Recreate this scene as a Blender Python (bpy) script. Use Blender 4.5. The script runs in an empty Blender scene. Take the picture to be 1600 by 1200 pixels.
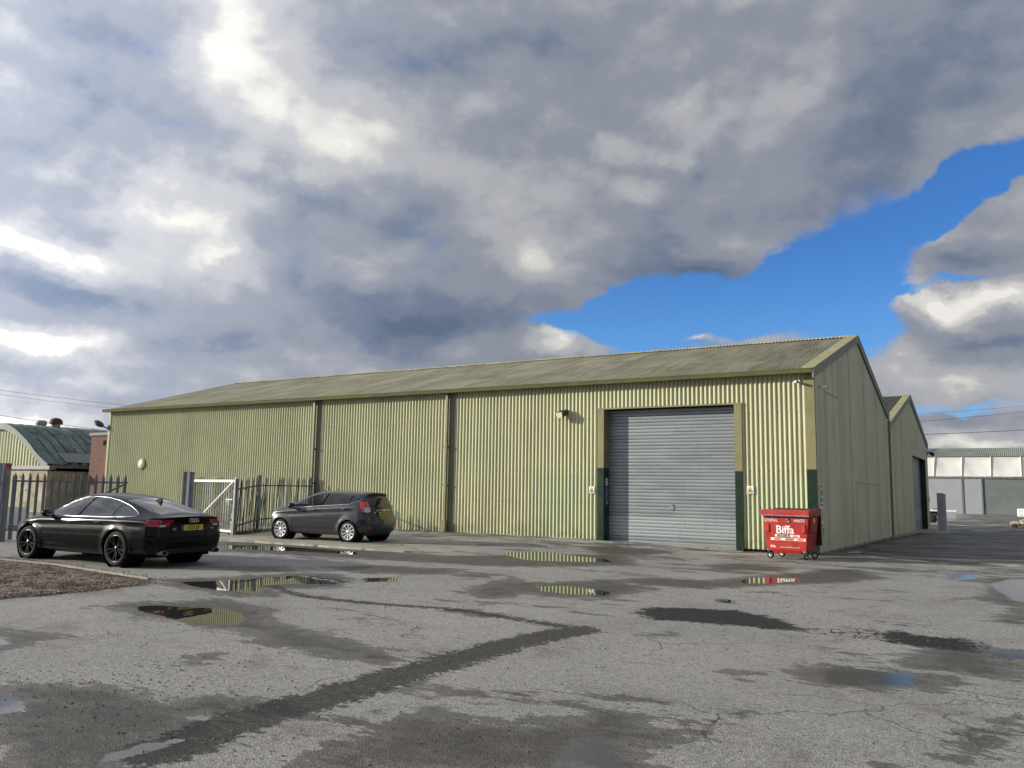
import bpy, math, random
import numpy as np
from mathutils import Matrix, Vector
random.seed(7); rng = np.random.default_rng(7)
R = math.radians
scene = bpy.context.scene
COL = scene.collection

# ------------------------------------------------------------------ camera
PITCH, ROLL, YAW, FPX = .1257, .0165, -.5489, 1297.7
CAM = np.array([5.216, -26.077, 1.65])
_sy, _cy, _sp, _cp = math.sin(YAW), math.cos(YAW), math.sin(PITCH), math.cos(PITCH)
F = np.array([_sy*_cp, _cy*_cp, _sp]); R0 = np.array([_cy, -_sy, 0]); U0 = np.cross(R0, F)
RT = math.cos(ROLL)*R0 + math.sin(ROLL)*U0; UP = -math.sin(ROLL)*R0 + math.cos(ROLL)*U0
cd = bpy.data.cameras.new('camera'); cam = bpy.data.objects.new('camera', cd); COL.objects.link(cam)
cam.matrix_world = Matrix(((RT[0], UP[0], -F[0], CAM[0]), (RT[1], UP[1], -F[1], CAM[1]), (RT[2], UP[2], -F[2], CAM[2]), (0, 0, 0, 1)))
cd.sensor_width = 36; cd.lens = FPX/1600*36; cd.clip_start = .1; cd.clip_end = 5000
scene.camera = cam

# ------------------------------------------------------------------ sun and exposure
SUNV = Vector((-1.64, -1.0, .57)).normalized()
sd = bpy.data.lights.new('sun', 'SUN'); sun = bpy.data.objects.new('sun', sd); COL.objects.link(sun)
sun.rotation_euler = SUNV.to_track_quat('Z', 'Y').to_euler(); sun.location = (-30, -30, 30)
sd.energy = 5.0; sd.angle = R(.7); sd.color = (1.0, .93, .80)
scene.cycles.max_bounces = 5; scene.cycles.diffuse_bounces = 2; scene.cycles.glossy_bounces = 3; scene.cycles.transparent_max_bounces = 8
scene.view_settings.view_transform = 'Standard'; scene.view_settings.look = 'None'
scene.view_settings.exposure = 0.12; scene.view_settings.gamma = 1

# ------------------------------------------------------------------ node helper
class N:
    def __init__(s, tree): s.t = tree; tree.nodes.clear()
    def n(s, kind, **kw):
        nd = s.t.nodes.new(kind)
        for k, v in kw.items():
            if k[0] == 'i' and (k[1].isdigit() or k[1].isupper()):
                key = k[1:]
                key = int(key) if key.isdigit() else key.replace('_', ' ')
                s.put(nd, key, v)
            else: setattr(nd, k, v)
        return nd
    def put(s, nd, key, v):
        sk = nd.inputs[key]
        if isinstance(v, bpy.types.NodeSocket): s.t.links.new(v, sk)
        else: sk.default_value = v
    def m(s, op, a, b=0.0, c=0.0, clamp=False):
        nd = s.n('ShaderNodeMath', operation=op, i0=a, i1=b, i2=c); nd.use_clamp = clamp
        return nd.outputs[0]
    def mix(s, f, a, b, mode='MIX'):
        nd = s.n('ShaderNodeMix', data_type='RGBA', blend_type=mode)
        for k, v in ((0, f), (6, a), (7, b)):
            if isinstance(v, tuple) and len(v) == 3: v = (*v, 1)
            s.put(nd, k, v)
        return nd.outputs[2]
    def ss(s, x, a, b, lo=0., hi=1.):
        return s.n('ShaderNodeMapRange', interpolation_type='SMOOTHSTEP', i0=x, i1=a, i2=b, i3=lo, i4=hi).outputs[0]
    def noise(s, vec, scale, det=3., rough=.55, dist=0., out=0, dim='3D'):
        return s.n('ShaderNodeTexNoise', noise_dimensions=dim, iVector=vec, iScale=scale, iDetail=det, iRoughness=rough, iDistortion=dist).outputs[out]
    def mapv(s, vec, loc=(0, 0, 0), rot=(0, 0, 0), sc=(1, 1, 1)):
        return s.n('ShaderNodeMapping', iVector=vec, iLocation=loc, iRotation=rot, iScale=sc).outputs[0]

# ------------------------------------------------------------------ sky (world)
w = bpy.data.worlds.new('World'); scene.world = w; w.use_nodes = True
W = N(w.node_tree)
dirv = W.n('ShaderNodeTexCoord').outputs['Generated']
sep = W.n('ShaderNodeSeparateXYZ', i0=dirv)
X_, Y_, Z_ = sep.outputs
az = W.m('ARCTAN2', X_, Y_); el = W.m('ARCSINE', Z_)
sky = W.n('ShaderNodeTexSky', sky_type='NISHITA', sun_disc=False)
sky.sun_elevation = R(16.5); sky.sun_rotation = math.atan2(SUNV.x, SUNV.y) % (2*math.pi)
sky.air_density = 1.0; sky.dust_density = .6; sky.ozone_density = 3.0
azel = W.n('ShaderNodeCombineXYZ', i0=az, i1=el, i2=0.).outputs[0]
# wind-drawn cloud deck: a plane high overhead seen in perspective, mixed with plain direction noise
den = W.m('ADD', W.m('MAXIMUM', Z_, 0.0), .16)
deck = W.n('ShaderNodeCombineXYZ', i0=W.m('DIVIDE', X_, den), i1=W.m('DIVIDE', Y_, den), i2=0.).outputs[0]
SK_A = W.noise(deck, 1.15, 4, .56, 0., dim='2D')
warpc = W.n('ShaderNodeTexNoise', noise_dimensions='2D', iVector=W.mapv(azel, sc=(1, 1.4, 1)), iScale=5., iDetail=7., iRoughness=.6).outputs[1]
wv = W.n('ShaderNodeVectorMath', operation='SUBTRACT', i0=warpc, i1=(.5, .5, .5)).outputs[0]
wv = W.n('ShaderNodeVectorMath', operation='MULTIPLY', i0=wv, i1=(.13, .10, 0)).outputs[0]
wv2 = W.n('ShaderNodeVectorMath', operation='ADD', i0=azel, i1=wv).outputs[0]
def aze(px, py):
    d = F + RT*(px-800)/FPX - UP*(py-600)/FPX; d = d/np.linalg.norm(d)
    return math.atan2(d[0], d[1]), math.asin(d[2])
def cloud(px, py, rx, ry, ang, amp, acc):
    # one soft lobe of the cloud field: centre as a compass bearing and a height above the horizon
    a, e = aze(px, py)
    k = 1/(1 + ((px-800)**2+(py-600)**2)/FPX**2)**.75
    # mapping TEXTURE type: subtract location, rotate back, divide by scale
    mp = W.n('ShaderNodeMapping', vector_type='TEXTURE', iVector=wv2, iLocation=(a, e, 0), iRotation=(0, 0, R(ang)), iScale=(rx/FPX*k/max(.8, math.cos(e)), ry/FPX*k, 1)).outputs[0]
    g = W.n('ShaderNodeTexGradient', gradient_type='QUADRATIC_SPHERE', iVector=mp).outputs[1]
    return W.m('MULTIPLY_ADD', g, amp, acc)
#@SKY
def lobe(px, py, rx, ry, ang, amp, acc, flat=.72):
    a, e = aze(px, py)
    k = 1/(1 + ((px-800)**2+(py-600)**2)/FPX**2)**.75
    mp = W.n('ShaderNodeMapping', vector_type='TEXTURE', iVector=wv2, iLocation=(a, e, 0), iRotation=(0, 0, R(ang)), iScale=(rx/FPX*k/max(.8, math.cos(e)), ry/FPX*k, 1)).outputs[0]
    g = W.n('ShaderNodeTexGradient', gradient_type='SPHERICAL', iVector=mp).outputs[1]
    return W.m('MULTIPLY_ADD', W.ss(g, 0., flat), amp, acc)
# billows: a puffy height field, and its slope towards the sun, which lights the edges of the heaps
def heap(vec):
    v = W.n('ShaderNodeTexVoronoi', voronoi_dimensions='2D', feature='F1', iVector=vec, iScale=8., iDetail=2., iRoughness=.5, iLacunarity=2.1).outputs[0]
    return W.m('SUBTRACT', W.noise(vec, 6., 10, .56, 0., dim='2D'), W.m('MULTIPLY', v, .13))
hv = W.mapv(azel, rot=(0, 0, .25), sc=(1, 1.55, 1)); H1 = heap(hv)
H2 = heap(W.n('ShaderNodeVectorMath', operation='ADD', i0=hv, i1=(-.020, .030, 0)).outputs[0])
REL = W.m('SUBTRACT', H1, H2)
# ---- where there is cloud (cover) -----------------------------------------------------
cov = W.m('MULTIPLY_ADD', W.m('SUBTRACT', H1, .43), 3.0, 1.62)
for a in [(1120, 480, 420, 98, 14, -3.0), (1330, 400, 300, 105, 27, -2.2), (1540, 275, 240, 70, 24, -2.8), (960, 505, 260, 50, 6, -2.4), (1300, 500, 150, 150, 10, -2.4), (1440, 320, 140, 60, 30, -1.2),
          (1490, 385, 170, 52, -8, 1.35), (1590, 330, 110, 60, 10, 1.2), (1520, 560, 180, 100, 0, 2.2), (1450, 500, 100, 50, -30, .7), (880, 540, 120, 40, 0, 3.0), (1110, 538, 60, 10, 0, 1.1), (1075, 505, 60, 30, 30, .8), (1170, 415, 120, 45, -10, .9),
          (1470, 443, 130, 14, 0, -1.0), (1460, 642, 130, 17, 3, -1.5), (1590, 634, 90, 16, 3, -1.3)]:
    cov = lobe(*a, cov)
cov = W.m('ADD', cov, W.ss(el, .50, .70, 0., .8))
cover = W.ss(cov, -.45, 1.15)
# ---- how bright the cloud is ------------------------------------------------------------
br = W.m('MULTIPLY_ADD', W.m('SUBTRACT', SK_A, .5), .34, .475)
br = W.m('MULTIPLY_ADD', W.m('SUBTRACT', H1, .43), .30, br)
br = W.m('MULTIPLY_ADD', REL, .40, br)
for a in [(370, 60, 230, 200, -30, .42), (540, 210, 190, 130, -30, .30), (440, 130, 120, 100, 0, .14), (170, 190, 250, 150, 20, -.26), (60, 385, 190, 62, 0, .55), (280, 340, 240, 100, 10, .32), (330, 400, 170, 50, 0, .26),
          (480, 290, 190, 60, -10, -.26), (640, 340, 170, 90, 0, -.14), (820, 390, 160, 90, -20, .38), (780, 260, 200, 100, 20, .08), (960, 250, 160, 40, -10, .24), (1060, 180, 140, 80, 30, .28), (1060, 275, 150, 60, 20, -.24),
          (700, 120, 260, 130, 0, -.06), (620, 500, 400, 95, 0, -.52), (110, 460, 280, 50, 0, -.30), (60, 530, 280, 46, 3, .52), (330, 545, 260, 50, 0, -.16), (120, 600, 220, 30, 0, .10), (40, 660, 200, 40, 0, .50), (1400, 200, 330, 160, 30, -.36), (1500, 80, 300, 160, 0, -.12), (1100, 420, 240, 70, -12, -.50),
          (880, 528, 110, 40, 0, .62), (1460, 478, 130, 50, -30, .75), (1550, 470, 130, 44, 0, .62), (1410, 560, 90, 90, 0, .35), (1530, 600, 170, 44, 0, .30), (1560, 545, 150, 36, 0, -.28), (1420, 350, 80, 28, -30, .40), (1500, 405, 170, 44, -10, -.22), (1110, 537, 60, 12, 0, .5),
          (980, 320, 70, 44, 0, .26), (100, 50, 260, 110, 0, -.14), (1560, 690, 220, 26, 0, .40), (1500, 655, 220, 22, 0, -.16)]:
    br = cloud(*a, br)
# ---- the cloud around and behind the camera, towards the sun, is lit through ------------
sdot = W.n('ShaderNodeVectorMath', operation='DOT_PRODUCT', i0=dirv, i1=tuple(SUNV)).outputs['Value']
glow = W.ss(sdot, .05, .95)
ramp = W.n('ShaderNodeValToRGB', i0=br); cr = ramp.color_ramp; cr.interpolation = 'EASE'
pts = [(0, (.115, .155, .235)), (.2, (.165, .205, .29)), (.42, (.27, .295, .355)), (.62, (.425, .435, .465)), (.82, (.66, .65, .62)), (1, (.86, .84, .79))]
while len(cr.elements) < len(pts): cr.elements.new(.5)
for e_, (p_, c_) in zip(cr.elements, pts): e_.position = p_; e_.color = (*c_, 1)
skyc = W.n('ShaderNodeVectorMath', operation='MULTIPLY', i0=sky.outputs[0], i1=(.056, .104, .168)).outputs[0]
skyb = W.mix(W.ss(el, .02, .30), W.mix(.5, skyc, (.24, .54, 1.0)), skyc)
col = W.mix(cover, skyb, ramp.outputs[0])
col = W.n('ShaderNodeVectorMath', operation='SCALE', i0=col, iScale=W.m('MULTIPLY_ADD', glow, 1.35, .90)).outputs[0]
bg = W.n('ShaderNodeBackground', iColor=col, iStrength=1.0)
W.t.links.new(bg.outputs[0], W.n('ShaderNodeOutputWorld').inputs[0])

# ------------------------------------------------------------------ object helpers
def tag(o, label=None, cat=None, group=None, kind=None):
    for k, v in (('label', label), ('category', cat), ('group', group), ('kind', kind)):
        if v: o[k] = v
    return o
def empty(name, loc, rz=0, label=None, cat=None, group=None):
    o = bpy.data.objects.new(name, None); COL.objects.link(o); o.location = loc; o.rotation_euler = (0, 0, rz); o.empty_display_size = .3
    return tag(o, label, cat, group)
class MB:
    def __init__(s): s.v = []; s.f = []; s.mi = []; s.sm = []
    def add(s, V, Fc, mi=0, M=None, smooth=False):
        b = len(s.v)
        if M is not None: V = [tuple(M @ Vector(p)) for p in V]
        s.v += [tuple(map(float, p)) for p in V]
        for f in Fc: s.f.append(tuple(b+i for i in f)); s.mi.append(mi); s.sm.append(smooth)
        return s
    def box(s, x0, x1, y0, y1, z0, z1, mi=0, M=None, taper=None):
        V = [(x0, y0, z0), (x1, y0, z0), (x1, y1, z0), (x0, y1, z0), (x0, y0, z1), (x1, y0, z1), (x1, y1, z1), (x0, y1, z1)]
        if taper:
            cx, cy = (x0+x1)/2, (y0+y1)/2
            V = [(cx+(x-cx)*taper[0], cy+(y-cy)*taper[1], z) if z == z0 else (x, y, z) for x, y, z in V]
        return s.add(V, [(0, 3, 2, 1), (4, 5, 6, 7), (0, 1, 5, 4), (1, 2, 6, 5), (2, 3, 7, 6), (3, 0, 4, 7)], mi, M)
    def bar(s, p, q, wd, dp=None, mi=0, M=None, up=(0, 0, 1)):
        p, q = Vector(p), Vector(q); d = q-p; L = d.length; d.normalize(); up = Vector(up)
        if abs(d.dot(up)) > .97: up = Vector((1, 0, 0))
        sx = d.cross(up).normalized(); sy = sx.cross(d); T = Matrix((sx, sy, d)).transposed().to_4x4(); T.translation = p
        if M is not None: T = M @ T
        dp = dp or wd
        return s.box(-wd/2, wd/2, -dp/2, dp/2, 0, L, mi, T)
    def tube(s, pts, r, n=8, mi=0, M=None, close=False):
        pts = [Vector(p) for p in pts]; V = []; Fc = []; m = len(pts)
        up = Vector((0, 0, 1))
        for i, p in enumerate(pts):
            a = pts[(i-1) % m] if (i or close) else p; b = pts[(i+1) % m] if (i < m-1 or close) else p
            d = (b-a).normalized(); u = up if abs(d.dot(up)) < .95 else Vector((1, 0, 0))
            sx = d.cross(u).normalized(); sy = sx.cross(d); rr = r[i] if isinstance(r, (list, tuple)) else r
            for k in range(n):
                t = 2*math.pi*k/n; V.append(p+sx*math.cos(t)*rr+sy*math.sin(t)*rr)
        for i in range(m if close else m-1):
            for k in range(n):
                a, b = i*n+k, i*n+(k+1) % n; c, d = ((i+1) % m)*n+(k+1) % n, ((i+1) % m)*n+k
                Fc.append((a, b, c, d))
        if not close: Fc += [tuple(range(n))[::-1], tuple((m-1)*n+k for k in range(n))]
        return s.add(V, Fc, mi, M, True)
    def lathe(s, prof, n=32, mi=0, M=None, a0=0, a1=2*math.pi, smooth=True):
        # prof: (radius, axial), axis = z
        V = []; Fc = []; full = abs(a1-a0-2*math.pi) < 1e-6; m = len(prof); kk = n if full else n+1
        for k in range(kk):
            t = a0+(a1-a0)*k/n
            V += [(r*math.cos(t), r*math.sin(t), z) for r, z in prof]
        for k in range(n):
            k2 = (k+1) % kk
            for i in range(m-1): Fc.append((k*m+i, k2*m+i, k2*m+i+1, k*m+i+1))
        return s.add(V, Fc, mi, M, smooth)
    def poly(s, P, z0, z1, mi=0, M=None):
        # vertical-sided slab over outline P (counter-clockwise x, y)
        n = len(P); V = [(x, y, z0) for x, y in P]+[(x, y, z1) for x, y in P]
        return s.add(V, [tuple(range(n))[::-1], tuple(range(n, 2*n))]+[(i, (i+1) % n, n+(i+1) % n, n+i) for i in range(n)], mi, M)
    def build(s, name, mat, parent=None, label=None, cat=None, group=None, kind=None, loc=None, rz=0, bevel=0):
        me = bpy.data.meshes.new(name); me.from_pydata(s.v, [], s.f)
        for m_ in (mat if isinstance(mat, (list, tuple)) else [mat]): me.materials.append(m_)
        me.polygons.foreach_set('material_index', s.mi); me.polygons.foreach_set('use_smooth', s.sm); me.update()
        o = bpy.data.objects.new(name, me); COL.objects.link(o)
        if parent is not None: o.parent = parent
        if loc is not None: o.location = loc
        o.rotation_euler = (0, 0, rz)
        if bevel:
            b = o.modifiers.new('bevel', 'BEVEL'); b.width = bevel; b.segments = 2; b.limit_method = 'ANGLE'
        return tag(o, label, cat, group, kind)
def grid_mesh(name, P, mat, parent=None, smooth=True, mask=None, **kw):
    # P: (m, n, 3) array of points
    m, n = P.shape[:2]; idx = np.arange(m*n).reshape(m, n)
    q = np.stack([idx[:-1, :-1], idx[1:, :-1], idx[1:, 1:], idx[:-1, 1:]], -1).reshape(-1, 4)
    if mask is not None: q = q[mask.reshape(-1)]
    return arr_mesh(name, P.reshape(-1, 3), q, mat, parent, smooth, **kw)
def arr_mesh(name, V, q, mat, parent=None, smooth=True, label=None, cat=None, group=None, kind=None):
    used = np.unique(q); rm = np.full(len(V), -1); rm[used] = np.arange(len(used)); V = V[used]; q = rm[q]
    me = bpy.data.meshes.new(name); k = q.shape[1]
    me.vertices.add(len(V)); me.vertices.foreach_set('co', V.astype(np.float32).ravel())
    me.loops.add(q.size); me.loops.foreach_set('vertex_index', q.astype(np.int32).ravel())
    me.polygons.add(len(q)); me.polygons.foreach_set('loop_start', np.arange(0, q.size, k, dtype=np.int32)); me.polygons.foreach_set('loop_total', np.full(len(q), k, dtype=np.int32))
    me.polygons.foreach_set('use_smooth', np.full(len(q), smooth)); me.update(calc_edges=True); me.validate()
    me.materials.append(mat)
    o = bpy.data.objects.new(name, me); COL.objects.link(o)
    if parent is not None: o.parent = parent
    return tag(o, label, cat, group, kind)
def text_mb(txt, size, bold=0., ext=.002, sx=1.):
    c = bpy.data.curves.new('txt', 'FONT'); c.body = txt; c.size = size; c.offset = bold; c.extrude = ext; c.align_x = 'CENTER'; c.align_y = 'CENTER'; c.resolution_u = 3
    o = bpy.data.objects.new('txt', c); COL.objects.link(o); bpy.context.view_layer.update()
    me = bpy.data.meshes.new_from_object(o.evaluated_get(bpy.context.evaluated_depsgraph_get()))
    V = [(v.co.x*sx, v.co.y, v.co.z) for v in me.vertices]; Fc = [tuple(p.vertices) for p in me.polygons]
    bpy.data.objects.remove(o); bpy.data.curves.remove(c); bpy.data.meshes.remove(me)
    return V, Fc
def spl(xs, ys):
    # smooth interpolating curve (finite-difference Hermite, limited)
    xs = np.array(xs, float); ys = np.array(ys, float); o = np.argsort(xs); xs, ys = xs[o], ys[o]
    d = np.diff(ys)/np.diff(xs); m = np.zeros_like(ys); m[0], m[-1] = d[0], d[-1]
    for i in range(1, len(xs)-1): m[i] = 0 if d[i-1]*d[i] <= 0 else 2*d[i-1]*d[i]/(d[i-1]+d[i])
    def f(x):
        x = np.clip(np.asarray(x, float), xs[0], xs[-1]); i = np.clip(np.searchsorted(xs, x)-1, 0, len(xs)-2); hh = xs[i+1]-xs[i]; t = (x-xs[i])/hh
        return (2*t**3-3*t*t+1)*ys[i]+(t**3-2*t*t+t)*hh*m[i]+(-2*t**3+3*t*t)*ys[i+1]+(t**3-t*t)*hh*m[i+1]
    return f
def sst(a, b, x):
    t = np.clip((np.asarray(x, float)-a)/(b-a), 0, 1); return t*t*(3-2*t)
def inpoly(x, y, P):
    ins = np.zeros(np.shape(x), bool); n = len(P)
    for i in range(n):
        (x1, y1), (x2, y2) = P[i], P[(i+1) % n]
        if y1 == y2: continue
        c = ((y1 > y) != (y2 > y)) & (x < (x2-x1)*(y-y1)/(y2-y1)+x1); ins ^= c
    return ins
def edist(x, y, P, closed=True):
    d = np.full(np.shape(x), 1e9); n = len(P)
    for i in range(n if closed else n-1):
        (x1, y1), (x2, y2) = P[i], P[(i+1) % n]; dx, dy = x2-x1, y2-y1; L = dx*dx+dy*dy+1e-12
        t = np.clip(((x-x1)*dx+(y-y1)*dy)/L, 0, 1); d = np.minimum(d, np.hypot(x-x1-t*dx, y-y1-t*dy))
    return d

# ------------------------------------------------------------------ materials
def mat(name, fn):
    m = bpy.data.materials.new(name); m.use_nodes = True; n = N(m.node_tree)
    b = n.n('ShaderNodeBsdfPrincipled'); n.t.links.new(b.outputs[0], n.n('ShaderNodeOutputMaterial').inputs[0]); fn(n, b); return m
def bump(n, b, h, s=.3, d=.01):
    n.put(b, 'Normal', n.n('ShaderNodeBump', iStrength=s, iDistance=d, iHeight=h).outputs[0])
def plain(name, col, rough=.5, metal=0., var=.12, sc=4., dirt=0., coat=0., spec=.5, dirtcol=(.09, .075, .05), bmp=0.):
    def fn(n, b):
        oc = n.n('ShaderNodeTexCoord').outputs['Object']
        nz = n.noise(oc, sc, 5, .6)
        c = n.mix(n.ss(nz, .3, .7), tuple(x*(1-var) for x in col), tuple(min(1, x*(1+var)) for x in col))
        if dirt:
            d = n.noise(n.mapv(oc, sc=(1, 1, .35)), sc*1.7, 6, .7); c = n.mix(n.m('MULTIPLY', n.ss(d, .5, .75), dirt), c, dirtcol)
        n.put(b, 'Base Color', c); n.put(b, 'Roughness', n.ss(nz, .2, .8, rough*.85, min(1, rough*1.15))); b.inputs['Metallic'].default_value = metal
        b.inputs['Coat Weight'].default_value = coat; b.inputs['Specular IOR Level'].default_value = spec
        if bmp: bump(n, b, n.noise(oc, sc*12, 4, .7), bmp, .01)
    return mat(name, fn)
M = {}
def clad(name, base, green=False, stain=1., streakc=(.16, .14, .085), seam=None):
    def fn(n, b):
        oc = n.n('ShaderNodeTexCoord').outputs['Object']; sx, sy_, sz = n.n('ShaderNodeSeparateXYZ', i0=oc).outputs
        big = n.noise(oc, .6, 4, .6); c = n.mix(n.ss(big, .3, .7), tuple(x*.93 for x in base), tuple(x*1.05 for x in base))
        sheet = n.n('ShaderNodeTexWhiteNoise', noise_dimensions='1D', iW=n.m('FLOOR', n.m('MULTIPLY', sx if seam is None else sy_, 1/1.02))).outputs[0]
        c = n.mix(1., c, n.mix(sheet, (.93, .93, .93), (1.05, 1.05, 1.05)), 'MULTIPLY')
        if green:
            zone = n.m('MULTIPLY', n.m('LESS_THAN', sz, 2.2), n.m('GREATER_THAN', sx, -9.94))
            c = n.mix(n.m('MULTIPLY', zone, .6), c, (.44, .51, .31))
            vly = n.m('COSINE', n.m('MULTIPLY', sx, 2*math.pi/.1461)); c = n.mix(n.m('MULTIPLY', n.ss(vly, .1, -.9), .42), c, (.17, .155, .085))  # groove shade between the ridges painted into the colour
        # fixings, every second ridge on four rows
            fx = n.m('ABSOLUTE', n.m('SUBTRACT', n.m('FRACT', n.m('MULTIPLY', sx, 1/.2922)), .25))
            rows = None
            for z_ in (.12, 2.32, 4.12, 1.2):
                r_ = n.m('LESS_THAN', n.m('ABSOLUTE', n.m('SUBTRACT', sz, z_)), .022); rows = r_ if rows is None else n.m('MAXIMUM', rows, r_)
            c = n.mix(n.m('MULTIPLY', n.m('MULTIPLY', n.m('LESS_THAN', fx, .075), rows), .75), c, (.10, .085, .06))
        st = n.noise(n.mapv(oc, sc=(9, 9, .35)), 1.3, 6, .65)
        c = n.mix(n.m('MULTIPLY', n.ss(st, .52, .8), .55*stain), c, streakc)
        low = n.m('MULTIPLY', n.ss(sz, .9, -.1), n.ss(n.noise(oc, 2.2, 5, .65), .35, .65)); c = n.mix(n.m('MULTIPLY', low, .45*stain), c, (.17, .16, .08))
        c = n.mix(n.m('MULTIPLY', n.ss(n.noise(oc, 30, 3, .6), .66, .75), .5*stain), c, (.2, .19, .1))
        n.put(b, 'Base Color', c); b.inputs['Roughness'].default_value = .6; b.inputs['Specular IOR Level'].default_value = .25
        bump(n, b, n.noise(oc, 60, 3, .6), .12, .004)
    return mat(name, fn)
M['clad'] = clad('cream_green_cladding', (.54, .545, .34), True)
M['gable'] = clad('gable_green_cladding', (.60, .605, .415), False, .5, (.17, .2, .12), seam=1)  # gable sheets in their own pale olive green
def roofmat(n, b, dark):
    oc = n.n('ShaderNodeTexCoord').outputs['Object']; sx, sy_, sz = n.n('ShaderNodeSeparateXYZ', i0=oc).outputs
    c = n.mix(n.ss(n.noise(oc, .5, 5, .65), .3, .7), (.42, .385, .26), (.55, .51, .37))
    if not dark:
        cell = n.n('ShaderNodeTexWhiteNoise', noise_dimensions='2D', iVector=n.n('ShaderNodeCombineXYZ', i0=n.m('FLOOR', n.m('MULTIPLY', sx, 1/1.02)), i1=n.m('FLOOR', n.m('MULTIPLY', sy_, 1/2.6))).outputs[0]).outputs[0]
        c = n.mix(n.m('MULTIPLY', n.m('GREATER_THAN', cell, .88), .55), c, (.52, .49, .36)); c = n.mix(1., c, n.mix(cell, (.86, .86, .86), (1.08, 1.08, 1.08)), 'MULTIPLY')
        lap = n.m('LESS_THAN', n.m('FRACT', n.m('MULTIPLY', sy_, 1/2.6)), .025); c = n.mix(n.m('MULTIPLY', lap, .5), c, (.08, .08, .05))
    st = n.noise(n.mapv(oc, sc=(3.5, .3, .3)), 1.2, 6, .7); c = n.mix(n.m('MULTIPLY', n.ss(st, .45, .7), .65), c, (.20, .19, .12))
    c = n.mix(n.m('MULTIPLY', n.ss(n.noise(oc, 7, 6, .75), .6, .72), .6), c, (.5, .47, .36))
    vly = n.m('COSINE', n.m('MULTIPLY', sx, 2*math.pi/.1461)); c = n.mix(n.m('MULTIPLY', n.ss(vly, .2, -.8), .62), c, (.07, .07, .045))  # dark valleys put the corrugation's shading into the roof colour
    if dark: c = n.mix(.75, c, (.035, .035, .03))
    n.put(b, 'Base Color', c); b.inputs['Roughness'].default_value = .85; b.inputs['Specular IOR Level'].default_value = .2
    bump(n, b, n.noise(oc, 25, 4, .7), .3, .006)
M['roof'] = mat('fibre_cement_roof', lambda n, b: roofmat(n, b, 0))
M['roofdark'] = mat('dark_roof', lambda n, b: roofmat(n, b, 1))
M['trim'] = plain('olive_trim', (.22, .205, .095), .5, 0, .1, 1.5, .45)
M['gutter'] = plain('olive_gutter', (.11, .106, .05), .85, 0, .15, 1.2, .5, spec=.12)
M['verge'] = plain('grey_green_verge', (.20, .215, .16), .5, 0, .12, 2, .3)
M['vergecap'] = plain('lichen_cap', (.36, .35, .19), .7, 0, .15, 3, .3)
M['dkgreen'] = plain('dark_green_paint', (.006, .022, .010), .35, 0, .15, 3, .15)
M['pipe'] = plain('downpipe', (.17, .165, .09), .45, 0, .12, 2, .3)
M['dark'] = plain('dark_void', (.008, .008, .008), .9, spec=.1)
M['blackpl'] = plain('black_plastic', (.014, .014, .015), .45, bmp=.05)
M['rubber'] = plain('tyre_rubber', (.018, .018, .018), .8, spec=.25)
M['galv'] = plain('galvanised_steel', (.20, .215, .24), .5, .55, .2, 6, .15)
M['galvdk'] = plain('weathered_palisade', (.16, .17, .19), .55, .35, .25, 5, .2)
M['oldpal'] = plain('dull_palisade', (.055, .062, .075), .6, .2, .3, 5, .3)
M['whitep'] = plain('white_gate_paint', (.72, .72, .70), .45, 0, .06, 6, .12, dirtcol=(.25, .2, .13))
M['white'] = plain('white_plastic', (.78, .78, .76), .5, 0, .04, 5, .1)
M['redp'] = plain('red_tag', (.40, .015, .03), .5)
M['chrome'] = plain('chrome', (.75, .75, .76), .12, 1., .03)
M['alu'] = plain('brushed_trim', (.62, .63, .65), .3, .9, .05)
M['alloy'] = plain('silver_alloy', (.62, .63, .64), .3, .75, .05)
M['alloydk'] = plain('black_alloy', (.02, .02, .022), .25, .5, .1, coat=.5)
M['lamptan'] = plain('lamp_glass', (.62, .52, .34), .3)
M['lampbrn'] = plain('lamp_housing', (.035, .025, .02), .5)
M['cream'] = plain('cream_cover', (.62, .60, .46), .5, dirt=.2)
M['blue'] = plain('sign_blue', (.02, .04, .30), .4)
M['yel'] = plain('sign_yellow', (.80, .58, .02), .4)
M['signw'] = plain('sign_white', (.82, .82, .78), .4)
M['blk'] = plain('sign_black', (.01, .01, .01), .5)
M['plateY'] = plain('plate_yellow', (.72, .50, .04), .35, var=.03)
def shutmat(n, b):
    oc = n.n('ShaderNodeTexCoord').outputs['Object']; sx, sy_, sz = n.n('ShaderNodeSeparateXYZ', i0=oc).outputs
    c = n.mix(n.ss(n.noise(n.mapv(oc, sc=(.5, 1, 3)), 1.5, 5, .6), .3, .7), (.225, .25, .265), (.30, .33, .335))
    new = n.m('MULTIPLY', n.ss(sz, .82, .78), n.ss(sz, .16, .2)); c = n.mix(n.m('MULTIPLY', new, .6), c, (.40, .46, .45))
    c = n.mix(n.m('MULTIPLY', n.ss(n.noise(oc, 5, 6, .7), .58, .72), .4), c, (.38, .38, .36))
    c = n.mix(n.m('MULTIPLY', n.ss(n.noise(n.mapv(oc, sc=(6, 1, .5)), 2, 5, .6), .55, .75), .3), c, (.14, .13, .11))
    n.put(b, 'Base Color', c); b.inputs['Metallic'].default_value = .35; b.inputs['Roughness'].default_value = .42
M['shutter'] = mat('galvanised_shutter', shutmat)
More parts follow.
